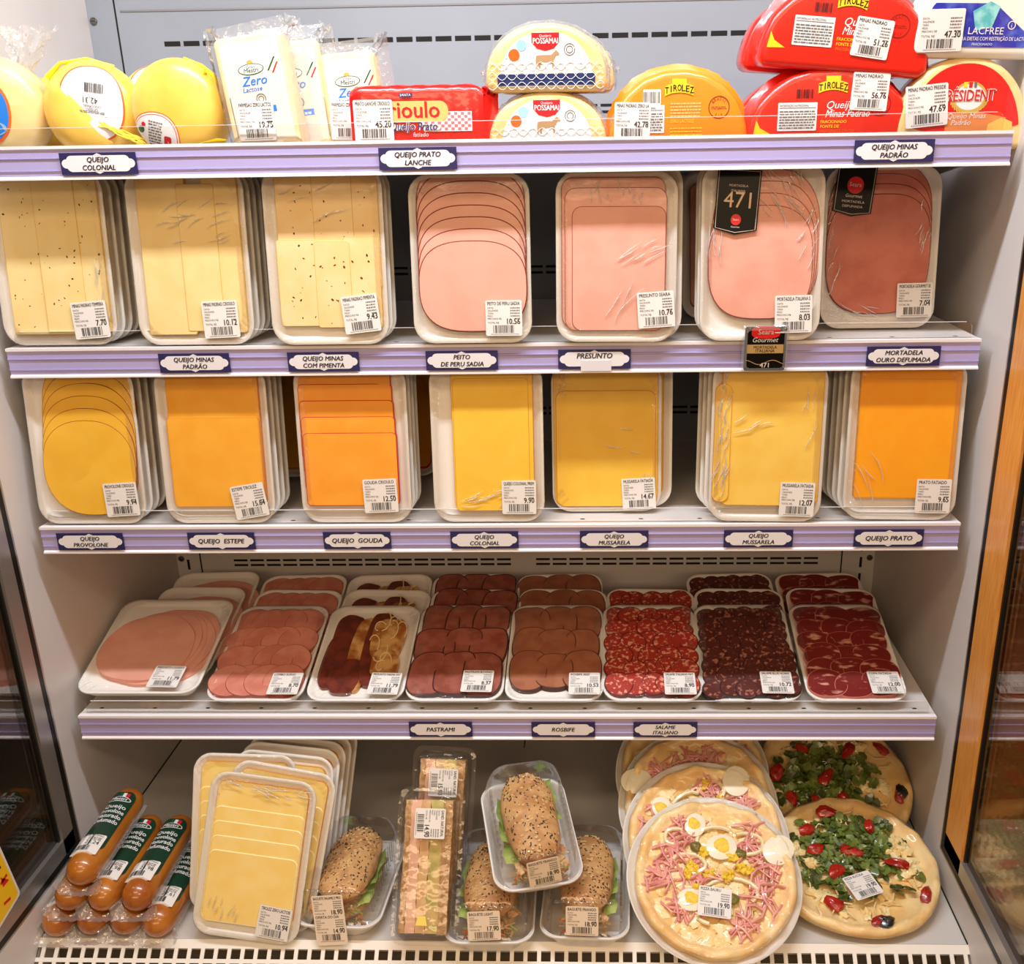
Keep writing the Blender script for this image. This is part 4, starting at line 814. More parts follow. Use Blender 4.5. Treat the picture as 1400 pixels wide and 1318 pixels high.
def right_pair():
    w, h, t = .158, .103, .055
    r = thing('half_wheel_cheese', 'cream half wheel cheese with large red label, far right', 'cheese', frame(.574, Y1+.080, Z1, 0)); dblock(r, 'cheese', w, h, t, CREAM)
    z = t+.0006; m = MB(); top = dshape(w-.022, h-.008, .004, 36)[:37]; o = [(x, y) for x, y in top if y > .028]; n = len(o)
    lo = [(o[0][0]+(o[-1][0]-o[0][0])*i/(n-1), .028-.012*sin(pi*i/(n-1))) for i in range(n)]
    m.loft([[(a, b, z) for a, b in lo], [(a, b, z) for a, b in o]], P('print_scarlet', (.89, .10, .10), .35, coat=.4), False, False, None, False, False)
    i0 = len(m.v); GO = P('print_gold', (.80, .66, .30), .4); m.flat(sup(.039, .031, 2, 32, .005, .042), z+.0003, LWHT); m.ring(.005, .042, z+.0005, .0165, .0022, GO, None, 30, 1.2)
    for k in range(14):
        a = rad(200+k*140/13); m.flat(sup(.006, .0022, 2, 10), z+.0006, GO, T(.005+.0215*cos(a), .042+.0175*sin(a)) @ RZ(math.degrees(a)+60))
    m.rect(-.003, .052, .001, .058, z+.0007, LYEL); m.rect(.003, .052, .007, .058, z+.0007, LRED); m.rect(.009, .052, .012, .058, z+.0007, INKG)
    m.text('PRÉSIDENT', .003, .0375, z+.0008, .0125, LWHT, bold=.05, maxw=.062, shear=.05); m.text('PRÉSIDENT', .003, .0375, z+.0012, .0125, LRED, bold=.012, maxw=.062, shear=.05)
    m.flat([(-.02, -.010), (.05, -.010), (.05, .019), (.02, .025), (-.02, .025)], z+.0003, P('print_orange_cheese', (.90, .55, .30), .4)); m.text('Queijo Minas', .004, .0185, z+.0008, .0062, LWHT, shear=.25, maxw=.045); m.text('Padrão', -.002, .0115, z+.0008, .006, LWHT, shear=.25)
    m.flat([(.028, -.008), (.060, -.008), (.058, .014), (.045, .019), (.030, .012)], z+.0005, P('print_cheese_yellow', (.94, .76, .38), .4)); m.map(i0, lambda x, y, z: (x, y+.017, z)); m.build('printed_label', r)
    ticket(r, 'MINAS PADRAO PRESIDE', '47.69', T(-.044, .050, t+.002) @ RZ(5), .049, .046)
    b = MB(); rg = random.Random(4); b.loft([[(w/2-.012+.016*j+rg.uniform(-.002, .002), .006+.008*i+rg.uniform(-.003, .003), t*.5-.004*j+rg.uniform(-.003, .003)) for i in range(9)] for j in range(5)], BAG, False, False, None, True, False); b.build('bag_end', r)
    r = thing('half_wheel_cheese', 'white and blue wrapped half wheel cheese on top, far right', 'cheese', frame(.582, Y1+.076, Z1+.1040, -6, -1.5)); WB = P('white_printed_film', (.94, .93, .88), .35, **PLAS); dblock(r, 'wrapper', w, h, t, WB, .01, .0004)
    m = MB(); top = dshape(w-.020, h-.014, .004, 40)[:41]; o = [(x, y+.004) for x, y in top if y > .016 and x < .075]; n = len(o)
    o2 = [(x, min(y, .058 if x < .01 else .058-(x-.01)*.75)) for x, y in o]; lo = [(o[0][0]+(o[-1][0]-o[0][0])*i/(n-1), .013) for i in range(n)]
    BL = P('print_violet_blue', (.17, .20, .68), .35, coat=.5, col2=(.35, .45, .80), scale=60, thr=(.5, .75)); m.loft([[(a, b, z) for a, b in lo], [(a, b, z) for a, b in o2]], BL, False, False, None, False, False)
    m.flat([(-.008, .030), (.010, .034), (.016, .055), (.004, .06), (-.014, .05)], z+.0003, P('print_teal', (.35, .72, .75), .4, col2=(.6, .85, .85), scale=80)); m.text('LACFREE', .004, .0265, z+.0005, .0075, LWHT, maxw=.05); m.text('PARA DIETAS COM RESTRIÇÃO DE LACTOSE', .014, .020, z+.0005, .004, LWHT, maxw=.082, bold=.008); m.text('FRACIONADO', .002, .015, z+.0005, .0026, LWHT)
    m.ring(.032, .036, z+.0005, .0045, .001, LWHT); m.text('i', .032, .0335, z+.0005, .005, LWHT); m.build('printed_front', r); ticket(r, '', '47.30', T(-.047, .030, t+.002) @ RZ(2), .050, .044)
right_pair()
# ------------------------------------------------------------------ deck: smoked provolone rolls
def rolls():
    SK = P('smoked_provolone_skin', (.74, .46, .14), .3, coat=.8, crough=.08, col2=(.62, .33, .08), scale=18, cbump=.25, bscale=60, stretch=(1, .5, 1)); GR = P('label_dark_green', (.06, .22, .15), .4, coat=.3)
    R0, L0 = .0232, .180
    def prof(t):
        k = .93+.07*sin(pi*min(1, t*1.1)); e = .0
        if t < .13: e = 1-(1-t/.13)**2
        elif t > .90: e = 1-((t-.90)/.10)**2*.55
        else: e = 1
        return R0*k*math.sqrt(max(e, .0004))
    def make(label, M, price, group, lab=True, seed=0):
        r = thing('provolone_roll', label, 'cheese', M, group); m = MB(); ts = [0, .004, .012, .025, .045, .07, .10, .14, .2, .3, .45, .6, .75, .86, .92, .96, .985, 1.0]
        m.loft([[(prof(t)*cos(2*pi*i/28), L0*t, prof(t)*sin(2*pi*i/28)) for i in reversed(range(28))] for t in ts], SK, True, True); m.build('cheese', r)
        def wrap(x, y, z): a = x/R0; return ((R0*1.0+.0006+z)*sin(a), y, (R0*1.0+.0006+z)*cos(a))
        if lab:
            g = MB(); o = [(x, y) for x, y in rrect(.043, .122, .012, 0, .100, 8)]
            g.loft([[(x, y, 0) for x, y in o], [(x*.66, .104+(y-.104)*.97, 0) for x, y in o], [(x*.33, .104+(y-.104)*.95, 0) for x, y in o], [(x*.02, .104+(y-.104)*.94, 0) for x, y in o]], GR, False, True)
            z = .0004
            for k, mt in enumerate((LGRN, LWHT, LRED)): g.rect(-.003+.005*k, .146, .0015+.005*k, .156, z, mt)
            g.patch(sup(.034, .011, 2.2, 30, 0, .1425), z+.0002, LWHT); g.patch(sup(.031, .0085, 2.2, 30, 0, .1425), z+.0004, GR); g.text('Mestri', 0, .1395, z+.0006, .0062, LWHT, shear=.2, bold=.02, maxw=.026)
            for k, s_ in enumerate(('Queijo', 'Provolone', 'Maturado', 'Defumado')): g.text(s_, .001, .1225-.0105*k, z, .0082, LWHT, maxw=.034, bold=.015)
            g.map(0, wrap); g.build('brand_label', r)
        if price:
            t = MB(); t.loft([[(x, y, .0012) for x, y in rrect(.040, .038, .002, -.003, .064)], [(x*.4, .064+(y-.064)*.9, .0012) for x, y in rrect(.040, .038, .002, -.003, .064)]], PAPER, False, True)
            t.text(price, .004, .062, .0015, .0068, INK, maxw=.022, sx=.85); t.text('PROVOLONE DEFUMADO', -.003, .0775, .0015, .003, INK, maxw=.034); t.text('TOTAL', -.0165, .063, .0015, .0025, INK); barcode(t, -.019, .006, .049, .059, .0015, seed); greek(t, -.004, .070, .013, .0765, 3, .0015, INKG, None, seed, .4)
            t.map(0, lambda x, y, z: (x, y-.017, z))
            t.map(0, wrap); t.build('price_label', r)
        b = MB(); rg = random.Random(seed); Rr = []
        for j in range(5):
            k = j/4; q = []
            for i in range(40):
                a = pi*1.04+pi*.92*i/39; rr = R0*.99+.002+.009*k; yy = -.004*k*1.5 if True else 0
                q.append((rr*cos(a)*1.0, .004-.010*k*sin(a*-1)+rg.uniform(-.0016, .0016)*k+.010*(1-k)*abs(cos(a)), max(-R0+.0012, rr*sin(a)*.80-.004*k+rg.uniform(-.0018, .0018)*k)))
            Rr.append(q)
        b.loft(Rr, BAG, False, False, None, True, False)
        for s_ in (-1, 1): b.loft([[(s_*(R0-.0005+.0045*k), .01+.155*i/20, -.004-.003*k+rg.uniform(-.001, .001)*k) for i in range(21)] for k in (0, .5, 1)], BAG, False, False, None, True, False)
        b.build('vacuum_bag', r); return r
    g = 'provolone rolls in the deck pile'; z1 = DZ+R0+.0006; y = -.190
    bot = (('lowest provolone roll at far left with white label on its end', -.616, '22.85', 12), ('bottom provolone roll end, between the leftmost and the next bottom end', -.569, None, 0), ('bottom provolone roll end, under the two middle-row rolls', -.522, None, 0), ('provolone roll on the deck beside the big mozzarella tray, price 27.61', -.4745, '27.61', 4))
    for lab, x, pr, tl in bot: make(lab, T(x, y+(.006 if pr is None else .002), z1) @ RY(4 if pr else 0), pr, g, True, int(-x*1000))
    z2 = z1+.0410
    for lab, x, pr in (('middle-row provolone roll end, directly beneath the topmost roll', -.5925, None), ('middle-row provolone roll with price 21.98, left of the pair', -.5455, '21.98'), ('middle-row provolone roll with price 21.98, right of the pair', -.4985, '21.98')): make(lab, T(x, y+.006, z2), pr, g, True, int(-x*1000)+3)
    make('topmost provolone roll of the pile, price label 23.24', T(-.569, y+.008, z2+.0410) @ RX(2), '23.24', g, True, 77)
rolls()
# deck: big mozzarella trays leaning as a stack
def big_trays():
    def f(r, w, h):
        add_slice(r, 'cheese_slice', rrect(.128, .19, .012, 0, .119), .0172, MUS3, R_YEL, .0006)
        for k in range(4): add_slice(r, 'cheese_slice', rrect(.129-.001*k, .158-.020*k, .010, -.001, .099-.010*k), .0178+.0007*k, MUS3, P('mozzarella_pale_edge', (.99, .93, .72), .4), .0012, amp=.0002)
    tm = dict(w=.150, h=.226)
    k_ = pack('cheese_tray', 'large front tray of pale yellow mozzarella leaning on the deck, price 10.94', 'cheese tray', 'leaning mozzarella trays', frame(-.352, -.166, DZ, 22, -7.5), f, ('TIROLEZ ZERO LACTOSE', '10.94', .040, .030, -3), .150, .226, True, 21); folds(k_, [(-.06, .2, .06, .215, 14, 175, .03), (-.055, .03, -.01, .05, 8, 70, .02)], 21, .0228, .0006)
    p = pack('cheese_tray', 'second mozzarella tray on the deck, its tilted top edge right of the front one', 'cheese tray', 'leaning mozzarella trays', frame(-.340, -.140, DZ, 22, -10), f, None, .150, .226, True, 22)
    dup(p, frame(-.374, -.114, DZ, 22, -1.5), 'third mozzarella tray on the deck, standing straight and tallest at left')
    s = None
    for k in range(5):
        l = '%s shaded tray of the stack behind the leaning mozzarella, right side showing' % ('nearest', 'second', 'third', 'fourth', 'rearmost')[k]; M = frame(-.345+.004*k, -.078+.021*k, DZ, 25, -6)
        if s is None: s = spare('cheese_tray', l, 'cheese tray', 'shaded mozzarella stack', M, MUS3, R_YEL, .15, .205)
        else: dup(s, M, l)
big_trays()
# deck: filled seeded baguettes in lidded trays
CRUST = P('baguette_crust', (.84, .65, .42), .55, col2=(.74, .53, .31), scale=45, bump=.4, bscale=260); CRUMB = P('bread_crumb', (.88, .76, .58), .75, col2=(.80, .65, .45), scale=160, bump=.5, bscale=500)
SEEDD = P('dark_seed', (.13, .08, .06), .4); SEEDL = P('oat_flake', (.88, .74, .50), .6); LETT = P('lettuce_leaf', (.70, .78, .42), .5, col2=(.58, .68, .30), scale=40, bump=.4, bscale=150); FILL = P('creamy_filling', (.90, .78, .58), .5, col2=(.84, .62, .42), scale=90, bump=.5, bscale=260); CARR = P('carrot_shred', (.90, .50, .22), .5)
def baguette(label, M, tick, lettuce=-1, seed=0, offer=None, tx=0, trot=3):
    r = thing('baguette_pack', label, 'sandwich', M, 'seeded baguettes in lidded trays'); w, d, hh = .124, .185, .026; rg = random.Random(seed)
    m = MB(); F = lambda q, z, c=0: [(x, y, z) for x, y in rrect(w-q, d-q, .028, 0, d/2, 8)]
    m.loft([F(.030, 0), F(.026, .001), F(.008, hh-.004), F(.0, hh-.003), F(0, hh-.0006), F(.001, hh), F(.006, hh), F(.010, hh-.003), F(.028, .0045), F(.034, .004)], P('white_plastic_tray', (.93, .92, .91), .3)); m.build('tray', r)
    def arch(R, y0, y1, w_, z0, h_, mat, name, n=18, bump=.06):
        ph = [rg.random()*6 for _ in range(4)]; q = MB(); rings = []
        for j in range(n+1):
            t = j/n; y = y0+(y1-y0)*t; e = (1-abs(2*t-1)**3.2)**.5 if 0 < t < 1 else .08
            rings.append([(w_/2*e*cos(2*pi*i/26)*(1+bump*sin(9*t+ph[0]+2*i*.3)), y, z0+h_*.5+h_*.5*e*sin(2*pi*i/26)*(1+bump*sin(7*t+ph[1]+i*.5))) for i in reversed(range(26))])
        q.loft(rings, mat); return q.build(name, r), (y0, y1, w_, z0, h_)
    arch(0, .022, .172, .074, .006, .030, CRUMB, 'bread_base')
    q = MB()
    for k in range(26): q.ball((rg.uniform(-.036, .036), rg.uniform(.022, .160), rg.uniform(.028, .040)), (rg.uniform(.006, .011), rg.uniform(.006, .012), .0035), FILL, n=8, m=5, wob=.4, seed=k)
    o = q.build('filling', r); o['kind'] = 'stuff'
    lf = MB()
    for k in range(3):
        s_ = lettuce if k < 2 else -lettuce; R = []
        for j in range(7): R.append([(s_*(.024+.0032*j+.0022*sin(i*.9+j+k)), .035+.05*k*(1 if k < 2 else .6)+.0062*i-.02*(k == 1), .034+.002*sin(i*1.1+k)+.0022*j*(1 if k % 2 else .4)+.0025*sin(i*.8)*j/6) for i in range(13)])
        lf.loft(R, LETT, False, False, None, True, False)
    o = lf.build('lettuce', r); o['kind'] = 'stuff'
    _, (y0, y1, w_, z0, h_) = arch(0, .018, .172, .076, .034, .040, CRUST, 'bread_top', 22, .035)
    for nm, n, mt, sz in (('dark_seeds', 190, SEEDD, (.0009, .0021, .0006)), ('oat_flakes', 120, SEEDL, (.0019, .0030, .0005))):
        sd = MB()
        for k in range(n):
            t = rg.uniform(.03, .97); a = rg.uniform(.12*pi, .88*pi); e = (1-abs(2*t-1)**3.2)**.5; y = y0+(y1-y0)*t
            p = Vector((w_/2*e*cos(a)*1.01, y, z0+h_*.5+h_*.5*e*sin(a)*1.02)); sd.ball((0, 0, 0), sz, mt, T(*p) @ RY(90-math.degrees(a)) @ RZ(rg.uniform(0, 180)), 6, 3)
        o = sd.build(nm, r); o['kind'] = 'stuff'
    # front end: cut face with shreds
    fr = MB()
    for k in range(34):
        x, z = rg.uniform(-.034, .034), rg.uniform(.018, .050); fr.tube([(x, .020+rg.uniform(-.003, .004), z), (x+rg.uniform(-.006, .006), .014+rg.uniform(-.002, .003), z+rg.uniform(-.006, .004)), (x+rg.uniform(-.01, .01), .017, z-rg.uniform(0, .01))], rg.uniform(.0008, .002), rg.choice((FILL, FILL, CRUMB, LETT, CARR, CRUST)), 5)
    o = fr.build('filling_shreds', r); o['kind'] = 'stuff'
    L = MB(); G = lambda q, z, yo=0: [(x, y+yo, z) for x, y in rrect(w-q, d-q, .024, 0, d/2, 8)]
    L.loft([G(.004, hh), G(.005, hh+.002), G(.010, hh+.004), G(.014, .052), G(.020, .070, .002), G(.030, .079, .003), G(.046, .081, .004)], LID, False, True)
    for k in range(12): L.tube([(-w/2+.012, .024+.0105*k, .034), (-w/2+.0125, .026+.0105*k, .066)], .0016, LID, 6); L.tube([(w/2-.012, .024+.0105*k, .034), (w/2-.0125, .026+.0105*k, .066)], .0016, LID, 6)
    lid = L.build('clear_lid', r)
    sc_ = MB()
    for k in range(10): sc_.ball((-.036+.008*k, .0125, .0755), (.0042, .003, .0022), LID, n=8, m=5)
    sc_.build('lid_ridge', lid)
    ticket(r, tick[0], tick[1], T(tx, .0045, .051) @ RX(76) @ RZ(trot), .044, .041, offer, P('label_paper_cream', (.95, .89, .82), .55)); return r
baguette('lidded seeded baguette by the big cheese tray, double label 18.90 and 14.90', T(-.226, -.178, DZ) @ RZ(-3), ('BAGUETE SALAME E PRO', '18.90'), 1, 1, ('OFERTA DO DIA', '14.90'), -.006, 6)
baguette('lidded seeded baguette at the deck front, price label 17.90', T(-.010, -.206, DZ) @ RZ(1), ('BAGUETE LIGHT', '17.90'), -1, 2, None, -.004, 2)
baguette('lidded seeded baguette at right below the upper one, price 18.90', T(.119, -.196, DZ) @ RZ(-2), ('BAGUETE FRANGO', '18.90'), 1, 3, None, -.002, 0)
baguette('lidded seeded baguette lying on top of two others, lettuce at left', T(.062, -.176, DZ+.074) @ RZ(13) @ RX(14), ('BAGUETE FRANGO', '18.90'), -1, 4, None, .004, 6)
# deck: long layered sandwiches in clear clamshells
def long_sandwich(label, M, price, dark=False):
    r = thing('sandwich_pack', label, 'sandwich', M, 'long layered sandwiches'); w, h, d = .066, .186, .040; rg = random.Random(len(label)); BR = P('grain_bread', (.84, .69, .50), .7, col2=(.70, .53, .34), scale=130, bump=.6, bscale=400); PH = P('pink_ham_layer', (.95, .76, .65), .45, coat=.4); CR = P('cream_layer', (.93, .81, .62), .5, col2=(.90, .73, .54), scale=60, bump=.3, bscale=150)
    for nm, x0, x1, mt, dz in (('bread_slice', -.033, -.025, BR, 0), ('ham_layer', -.025, -.011, PH, -.001), ('cream_layer', -.011, .002, CR, -.002), ('lettuce', .002, .020, P('lettuce_layer', (.88, .78, .52), .5, col2=(.74, .72, .40), scale=45, thr=(.45, .62), bump=.5, bscale=120), -.003), ('bread_slice', .020, .033, BR, 0)):
        q = MB(); n = 30; R = []
        for j in range(n+1):
            y = .006+(h-.012)*j/n; a = rg.uniform(-.0008, .0008); R.append([(x0+a, y, .004), (x1+a, y, .004), (x1+a, y, d-.005+dz+rg.uniform(-.0012, .0012)), ((x0+x1)/2+a, y, d-.004+dz+rg.uniform(-.0012, .0012)), (x0+a, y, d-.005+dz+rg.uniform(-.0012, .0012))])
        q.loft(R, mt); q.build(nm, r)
    g = MB(); ps = lambda e, z: [(x, y, z) for x, y in rrect(w+.018+e, h+.014+e, .016, 0, h/2, 8)]
    g.loft([ps(-.012, .0), ps(-.008, .002), ps(-.002, .016), ps(.010, .017), ps(.010, .019), ps(-.002, .020), ps(-.008, d+.002), ps(-.016, d+.006), ps(-.030, d+.007)], LID, True, True); cb = g.build('clear_box', r)
    if not dark: s_ = MB(); s_.prism([(-.008, .012), (.008, .012), (.005, .024), (-.005, .024)], d+.0072, d+.0075, P('yellow_sticker', (.96, .86, .40), .4), T(.0, .006)); s_.build('sticker', cb)
    ticket(r, 'SAND. NATURAL', price, T(.004, .150, d+.0078) @ RZ(-90), .040, .042); return r
long_sandwich('front long layered sandwich in upright clear box, price 14.90', frame(-.100, -.170, DZ+.007, 34, -1.5), '14.90')
long_sandwich('long sandwich leaning behind the front one, price 15.90', frame(-.0985, -.060, DZ+.007, 26, -3), '15.90', True)
# ------------------------------------------------------------------ deck: pizzas
DOUGH = P('pizza_dough', (.96, .85, .61), .55, col2=(.93, .76, .47), scale=22, coat=.5, crough=.12, cbump=.3, bscale=70, bump=.3)
CHZ = P('pizza_cheese', (.96, .90, .70), .5, col2=(.94, .82, .54), scale=60, coat=.5, crough=.12, bump=.5, bscale=140)
HSH = P('ham_shred', (.92, .66, .62), .45, col2=(.85, .54, .51), scale=60, coat=.5); EGGW = P('egg_white', (.95, .92, .82), .4, coat=.5); EGGY = P('egg_yolk', (.96, .84, .28), .55, col2=(.92, .76, .20), scale=200); ONI = P('onion_ring', (.93, .87, .69), .35, coat=.5); OLV = P('green_olive', (.45, .42, .16), .35, coat=.5); TOM = P('tomato_piece', (.70, .14, .08), .3, coat=.6, col2=(.60, .09, .05), scale=60); ARU = P('arugula_leaf', (.33, .40, .13), .42, col2=(.44, .51, .22), scale=50, coat=.4); ARU2 = P('arugula_dark_leaf', (.22, .27, .09), .42, col2=(.28, .34, .13), scale=50, coat=.4); HERB = P('oregano_fleck', (.22, .22, .10), .6)
def dough(r, R, z0, fold=.1, seed=0, name='pizza_base'):
    m = MB(); rg = random.Random(seed); ph = rg.random()*6; n = 96; rings = []
    for rr, z in ((.2, 0), (.90, 0), (.975, .004), (1.0, .010), (.985, .0165), (.94, .0195), (.885, .0165), (.84, .0115), (.6, .0108), (.3, .0112), (.04, .0112)):
        q = []
        for i in range(n):
            a = 2*pi*i/n; k = 1+.012*sin(3*a+ph)+.008*sin(5*a+ph*2); tw = (.0038*max(-.5, sin(15*a+rr*11+ph)+.4*sin(7*a+ph)) if rr > .86 and z > .005 else .0006*sin(9*a+rr*20))*(fold*10)
            q.append((R*rr*k*cos(a), R*rr*k*sin(a), z0+z+tw))
        rings.append(q)
    m.loft(rings, DOUGH); return m.build(name, r, 60)
def scatter(rg, R): a = rg.uniform(0, 2*pi); q = R*math.sqrt(rg.random()); return q*cos(a), q*sin(a)
def ham_pizza(label, M, tick=None, seed=0, full=True):
    r = thing('pizza', label, 'pizza', M, 'ham and egg pizzas on white plates'); rg = random.Random(seed); R = .113
    p = MB(); n = 72; p.loft([[(q*cos(2*pi*i/n), q*sin(2*pi*i/n), z) for i in range(n)] for q, z in ((.098, 0), (.104, .0008), (.1215, .009), (.1225, .010), (.1215, .0108), (.104, .003), (.05, .0026), (.002, .0026))], FOAM); p.build('foam_plate', r)
    dough(r, R, .003, .1, seed); z = .0155; c = MB()
    for k in range(130):
        x, y = scatter(rg, .094); c.ball((x, y, z-.001), (rg.uniform(.006, .014), rg.uniform(.006, .014), .0022), CHZ, n=9, m=5, wob=.35, seed=k)
    o = c.build('melted_cheese', r); o['kind'] = 'stuff'
    hm = MB()
    cl = [(-.055, .035), (-.075, .0), (-.045, -.045), (.03, -.065), (.075, .005), (.06, -.03), (-.04, .07), (-.02, .0), (.055, .05)]
    for k in range(190):
        cx, cy = cl[k % len(cl)]; x, y = cx+rg.gauss(0, .0105), cy+rg.gauss(0, .0105); a = rg.uniform(0, pi); l = rg.uniform(.010, .022); zz = z+rg.uniform(.001, .006); cu = rg.uniform(-.4, .4)
        if math.hypot(x, y) > .096: continue
        hm.tube([(x-l*cos(a-cu), y-l*sin(a-cu), zz-.002), (x, y, zz+rg.uniform(0, .002)), (x+l*cos(a+cu), y+l*sin(a+cu), zz-.002)], rg.uniform(.0014, .0026), HSH, 5)
    o = hm.build('ham_shreds', r); o['kind'] = 'stuff'
    for k, (x, y, s_, rot) in enumerate(((.014, .040, .021, 10), (.094, .034, .023, 40), (-.020, .074, .017, 70), (-.036, -.034, .018, 0))[: 4 if full else 2]):
        e = MB(); MM = T(x, y, z+.004) @ RZ(rot); e.prism(sup(s_*2.1, s_*1.75, 2.1, 30), 0, .003, EGGW, MM, .0008)
        es = e.build('egg_slice', r)
        if k != 1: yk = MB(); yk.ball((.001, .002, .003), (s_*.55, s_*.5, .0018), EGGY, MM, wob=.2, seed=k); yk.build('egg_yolk', es)
    for k, (x, y, a) in enumerate(((-.035, .018, .024), (.008, .052, .030), (.05, .045, .026), (-.042, -.028, .020), (.020, -.025, .034), (-.005, -.055, .022), (-.048, .058, .018))):
        o_ = MB(); a0 = rg.uniform(0, 6); o_.tube([(x+a*cos(a0+j*.42)*(1+.1*sin(j)), y+a*.62*sin(a0+j*.42), z+.0050+.0025*sin(j*.7)) for j in range(11)], .0030, ONI, 6); o_.map(0, lambda p, q, w: (p, q, z+.002+(w-z-.002)*.72)); o_.build('onion_ring', r)
    for k in range(12):
        x, y = rg.gauss(.012, .028), rg.gauss(.014, .030); q = MB(); q.ball((x, y, z+.005), (rg.uniform(.005, .010), rg.uniform(.005, .008), .0035), EGGY, wob=.55, seed=k, n=9, m=6); q.build('egg_yolk_crumb', r)
    for k, (x, y) in enumerate(((-.022, .042), (.022, -.034), (-.012, -.022), (.040, .030))): q = MB(); q.ball((x, y, z+.005), (.0085, .0075, .0045), OLV, wob=.15, seed=k); q.build('olive', r)
    f = MB()
    for k in range(130): x, y = scatter(rg, .08); f.flat(sup(.0016, .0009, 2, 6), z+.0068, HERB, T(x, y) @ RZ(rg.uniform(0, 180)))
    if full: o = f.build('oregano', r); o['kind'] = 'stuff'
    w_ = MB(); R_ = []
    for q, zz in ((.1205, .0112), (.113, .022), (.104, .0215), (.094, .0195)): R_.append([(q*cos(2*pi*i/110), q*sin(2*pi*i/110), .0025+zz+.0016*sin(i*1.7+q*300)*(q < .12)) for i in range(110)])
    w_.loft(R_, FILM, False, False); w_.build('cling_film', r)
    if tick: ticket(r, tick[0], tick[1], T(-.005, -.040, .0265) @ RZ(-9), .045, .041)
    return r
def pz(x, y, z, lean, R, roll=0, yaw=0): return frame(x, y, z, lean, 0, yaw) @ T(0, R, 0) @ RZ(roll)
ham_pizza('front ham and egg pizza on white plate, price label 19.90', pz(.3045, -.228, DZ+.0015, 63, .1225, 0, 2), ('PIZZA BAURU', '19.90'), 3)
q_ = ham_pizza('second ham pizza, directly behind the front one on its plate', pz(.297, -.150, DZ+.0015, 59, .1225, 40), None, 4)
dup(q_, pz(.292, -.073, DZ+.0015, 55, .1225, 140), 'third ham pizza counted back from the front one')
dup(q_, pz(.289, .005, DZ+.0015, 51, .1225, 250), 'rearmost ham pizza, highest in its row under the shelf')
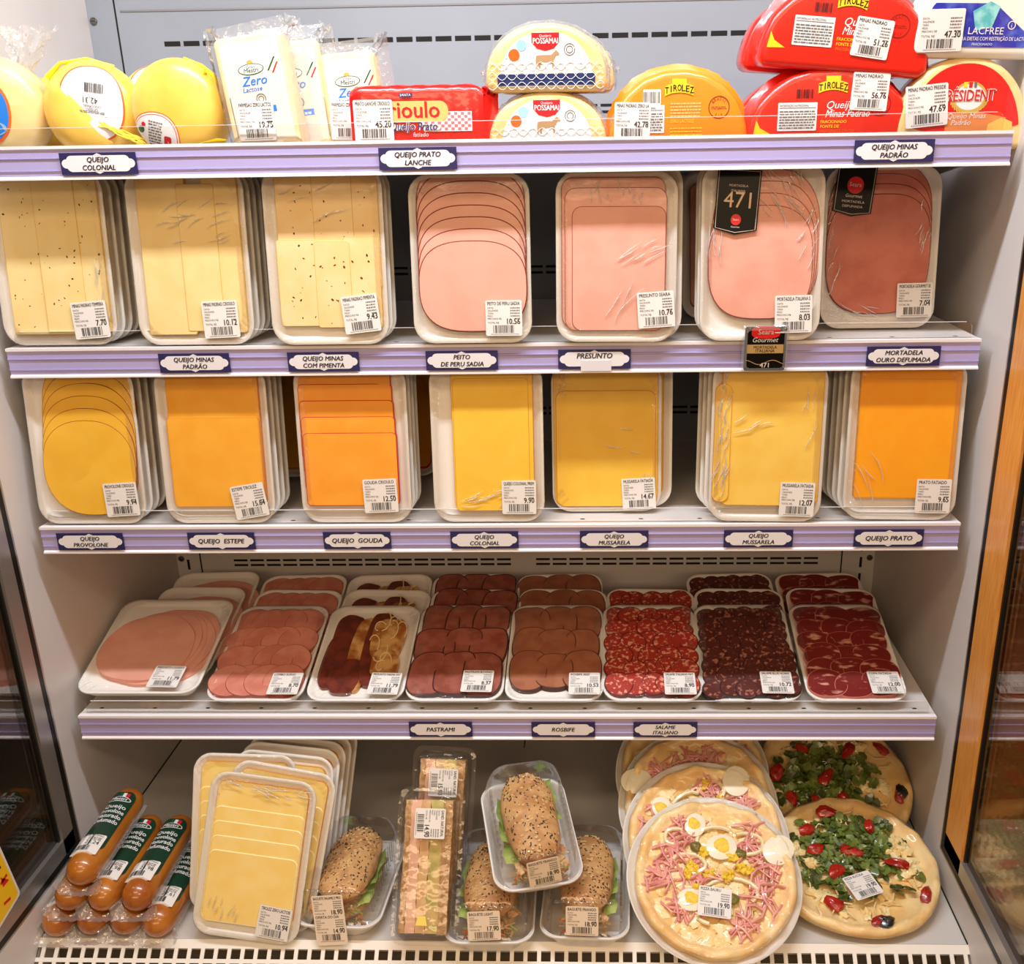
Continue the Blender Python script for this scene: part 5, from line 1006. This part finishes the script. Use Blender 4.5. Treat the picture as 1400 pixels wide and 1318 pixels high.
def green_pizza(label, M, tick=None, seed=0):
    r = thing('pizza', label, 'pizza', M, 'arugula and tomato pizzas'); rg = random.Random(seed); R = .124; dough(r, R, 0, .06, seed); z = .0125
    c = MB()
    for k in range(46): x, y = scatter(rg, .092); c.ball((x, y, z), (rg.uniform(.006, .015), rg.uniform(.006, .012), .004), CHZ, n=9, m=5, wob=.4, seed=k)
    for k in range(40):
        x, y = scatter(rg, .095); a = rg.uniform(0, 6.3); l = rg.uniform(.01, .02); c.tube([(x, y, z+.005), (x+l*cos(a), y+l*sin(a), z+.008), (x+l*1.8*cos(a+.5), y+l*1.8*sin(a+.5), z+.004)], .0011, CHZ, 5)
    o = c.build('cheese_shreds', r); o['kind'] = 'stuff'
    lf = MB()
    for k in range(300):
        x, y = rg.gauss(.0, .043), rg.gauss(.020, .034)
        if math.hypot(x, y) > .095: continue
        s_ = rg.uniform(.010, .022); zz = z+.005+rg.uniform(0, .009)*(1-math.hypot(x, y-.018)/.12); MM = T(x, y, zz) @ RZ(rg.uniform(0, 360)) @ RX(rg.uniform(-35, 35)) @ RY(rg.uniform(-30, 30))
        ol = [(0, -.2, 0), (.25, .0, .10), (.42, .3, .08), (.25, .42, .12), (.48, .72, .06), (.22, 1.0, .04), (0, 1.1, 0), (-.22, 1.0, .04), (-.48, .72, .06), (-.25, .42, .12), (-.42, .3, .08), (-.25, .0, .10)]
        v = [(a*s_, b*s_-s_*.4, c_*s_) for a, b, c_ in ol]+[(0, s_*.05, -.02*s_)]; lf.add(v, [(i, (i+1) % 12, 12) for i in range(12)], rg.choice((ARU, ARU, ARU2)), MM, True)
    o = lf.build('arugula_leaves', r); o['kind'] = 'stuff'
    for k, (x, y, s_, a) in enumerate(((-.055, .055, .011, 30), (.040, .058, .010, 80), (-.050, .018, .011, 10), (.0, .012, .013, -10), (.062, -.012, .013, 160), (-.030, -.022, .012, 40), (-.045, -.072, .012, -40), (.088, -.062, .011, 60), (-.018, .088, .013, -10), (.010, -.102, .010, 20))):
        t = MB(); t.ball((0, 0, 0), (s_*1.3, s_*.75, .005), TOM, T(x, y, z+.0125 if y > -.04 else z+.006) @ RZ(a) @ RX(12), wob=.25, seed=k); t.build('tomato_piece', r)
    for k in range(8):
        a = rg.choice((-1, 1)); x, y = a*rg.uniform(.055, .088), rg.uniform(-.05, .05); t = MB(); t.ball((0, 0, 0), (.013, .010, .006), CHZ, T(x, y, z+.006) @ RZ(rg.uniform(0, 180)), wob=.5, seed=k); t.build('cheese_chunk', r)
    ol = MB(); ol.ball((.018, -.104, z+.007), (.014, .009, .005), P('black_olive', (.08, .07, .08), .3, coat=.8), wob=.3, seed=2); ol.build('black_olive', r)
    w_ = MB(); R_ = []
    for q, zz in ((.1255, .006), (.1235, .0165), (.116, .0212), (.104, .0205)): R_.append([(q*cos(2*pi*i/110), q*sin(2*pi*i/110), zz+.0014*sin(i*1.9+q*300)*(q < .125)) for i in range(110)])
    w_.loft(R_, FILM, False, False); w_.build('cling_film', r)
    if tick: ticket(r, tick[0], tick[1], T(-.001, -.052, .0305) @ RZ(18), .043, .040)
    return r
green_pizza('front pizza heaped with green arugula and tomato, price label 19.90', pz(.5165, -.176, DZ+.0015, 79, .124, 0, 3), ('PIZZA RUCULA', '19.90'), 5)
green_pizza('arugula pizza leaning up behind the front green one', pz(.515, -.005, DZ+.0015, 66, .124, 70), None, 6)
# yellow warning card at the left edge
def warn():
    m = MB(); m.prism(rrect(.07, .10, .006), 0, .0012, P('card_white_edge', (.93, .92, .90), .4)); m.prism(rrect(.062, .092, .005), .001, .0014, P('warning_yellow', (.98, .80, .10), .4)); RD = P('card_red', (1, 0, 0))
    m.flat([(.014, .006), (.026, -.012), (.012, -.010)], .0017, RD); m.rect(.010, -.004, .026, .000, .0017, RD); m.rect(.012, -.030, .027, -.026, .0017, RD, RZ(-20)); m.rect(.006, .016, .022, .020, .0017, INK)
    o = m.build('warning_card'); o.matrix_world = T(-.6435, -.235, .585) @ RZ(90) @ RX(90) @ RZ(10); tag(o, 'yellow card with white border and red marks on left glass', 'sign')
warn()
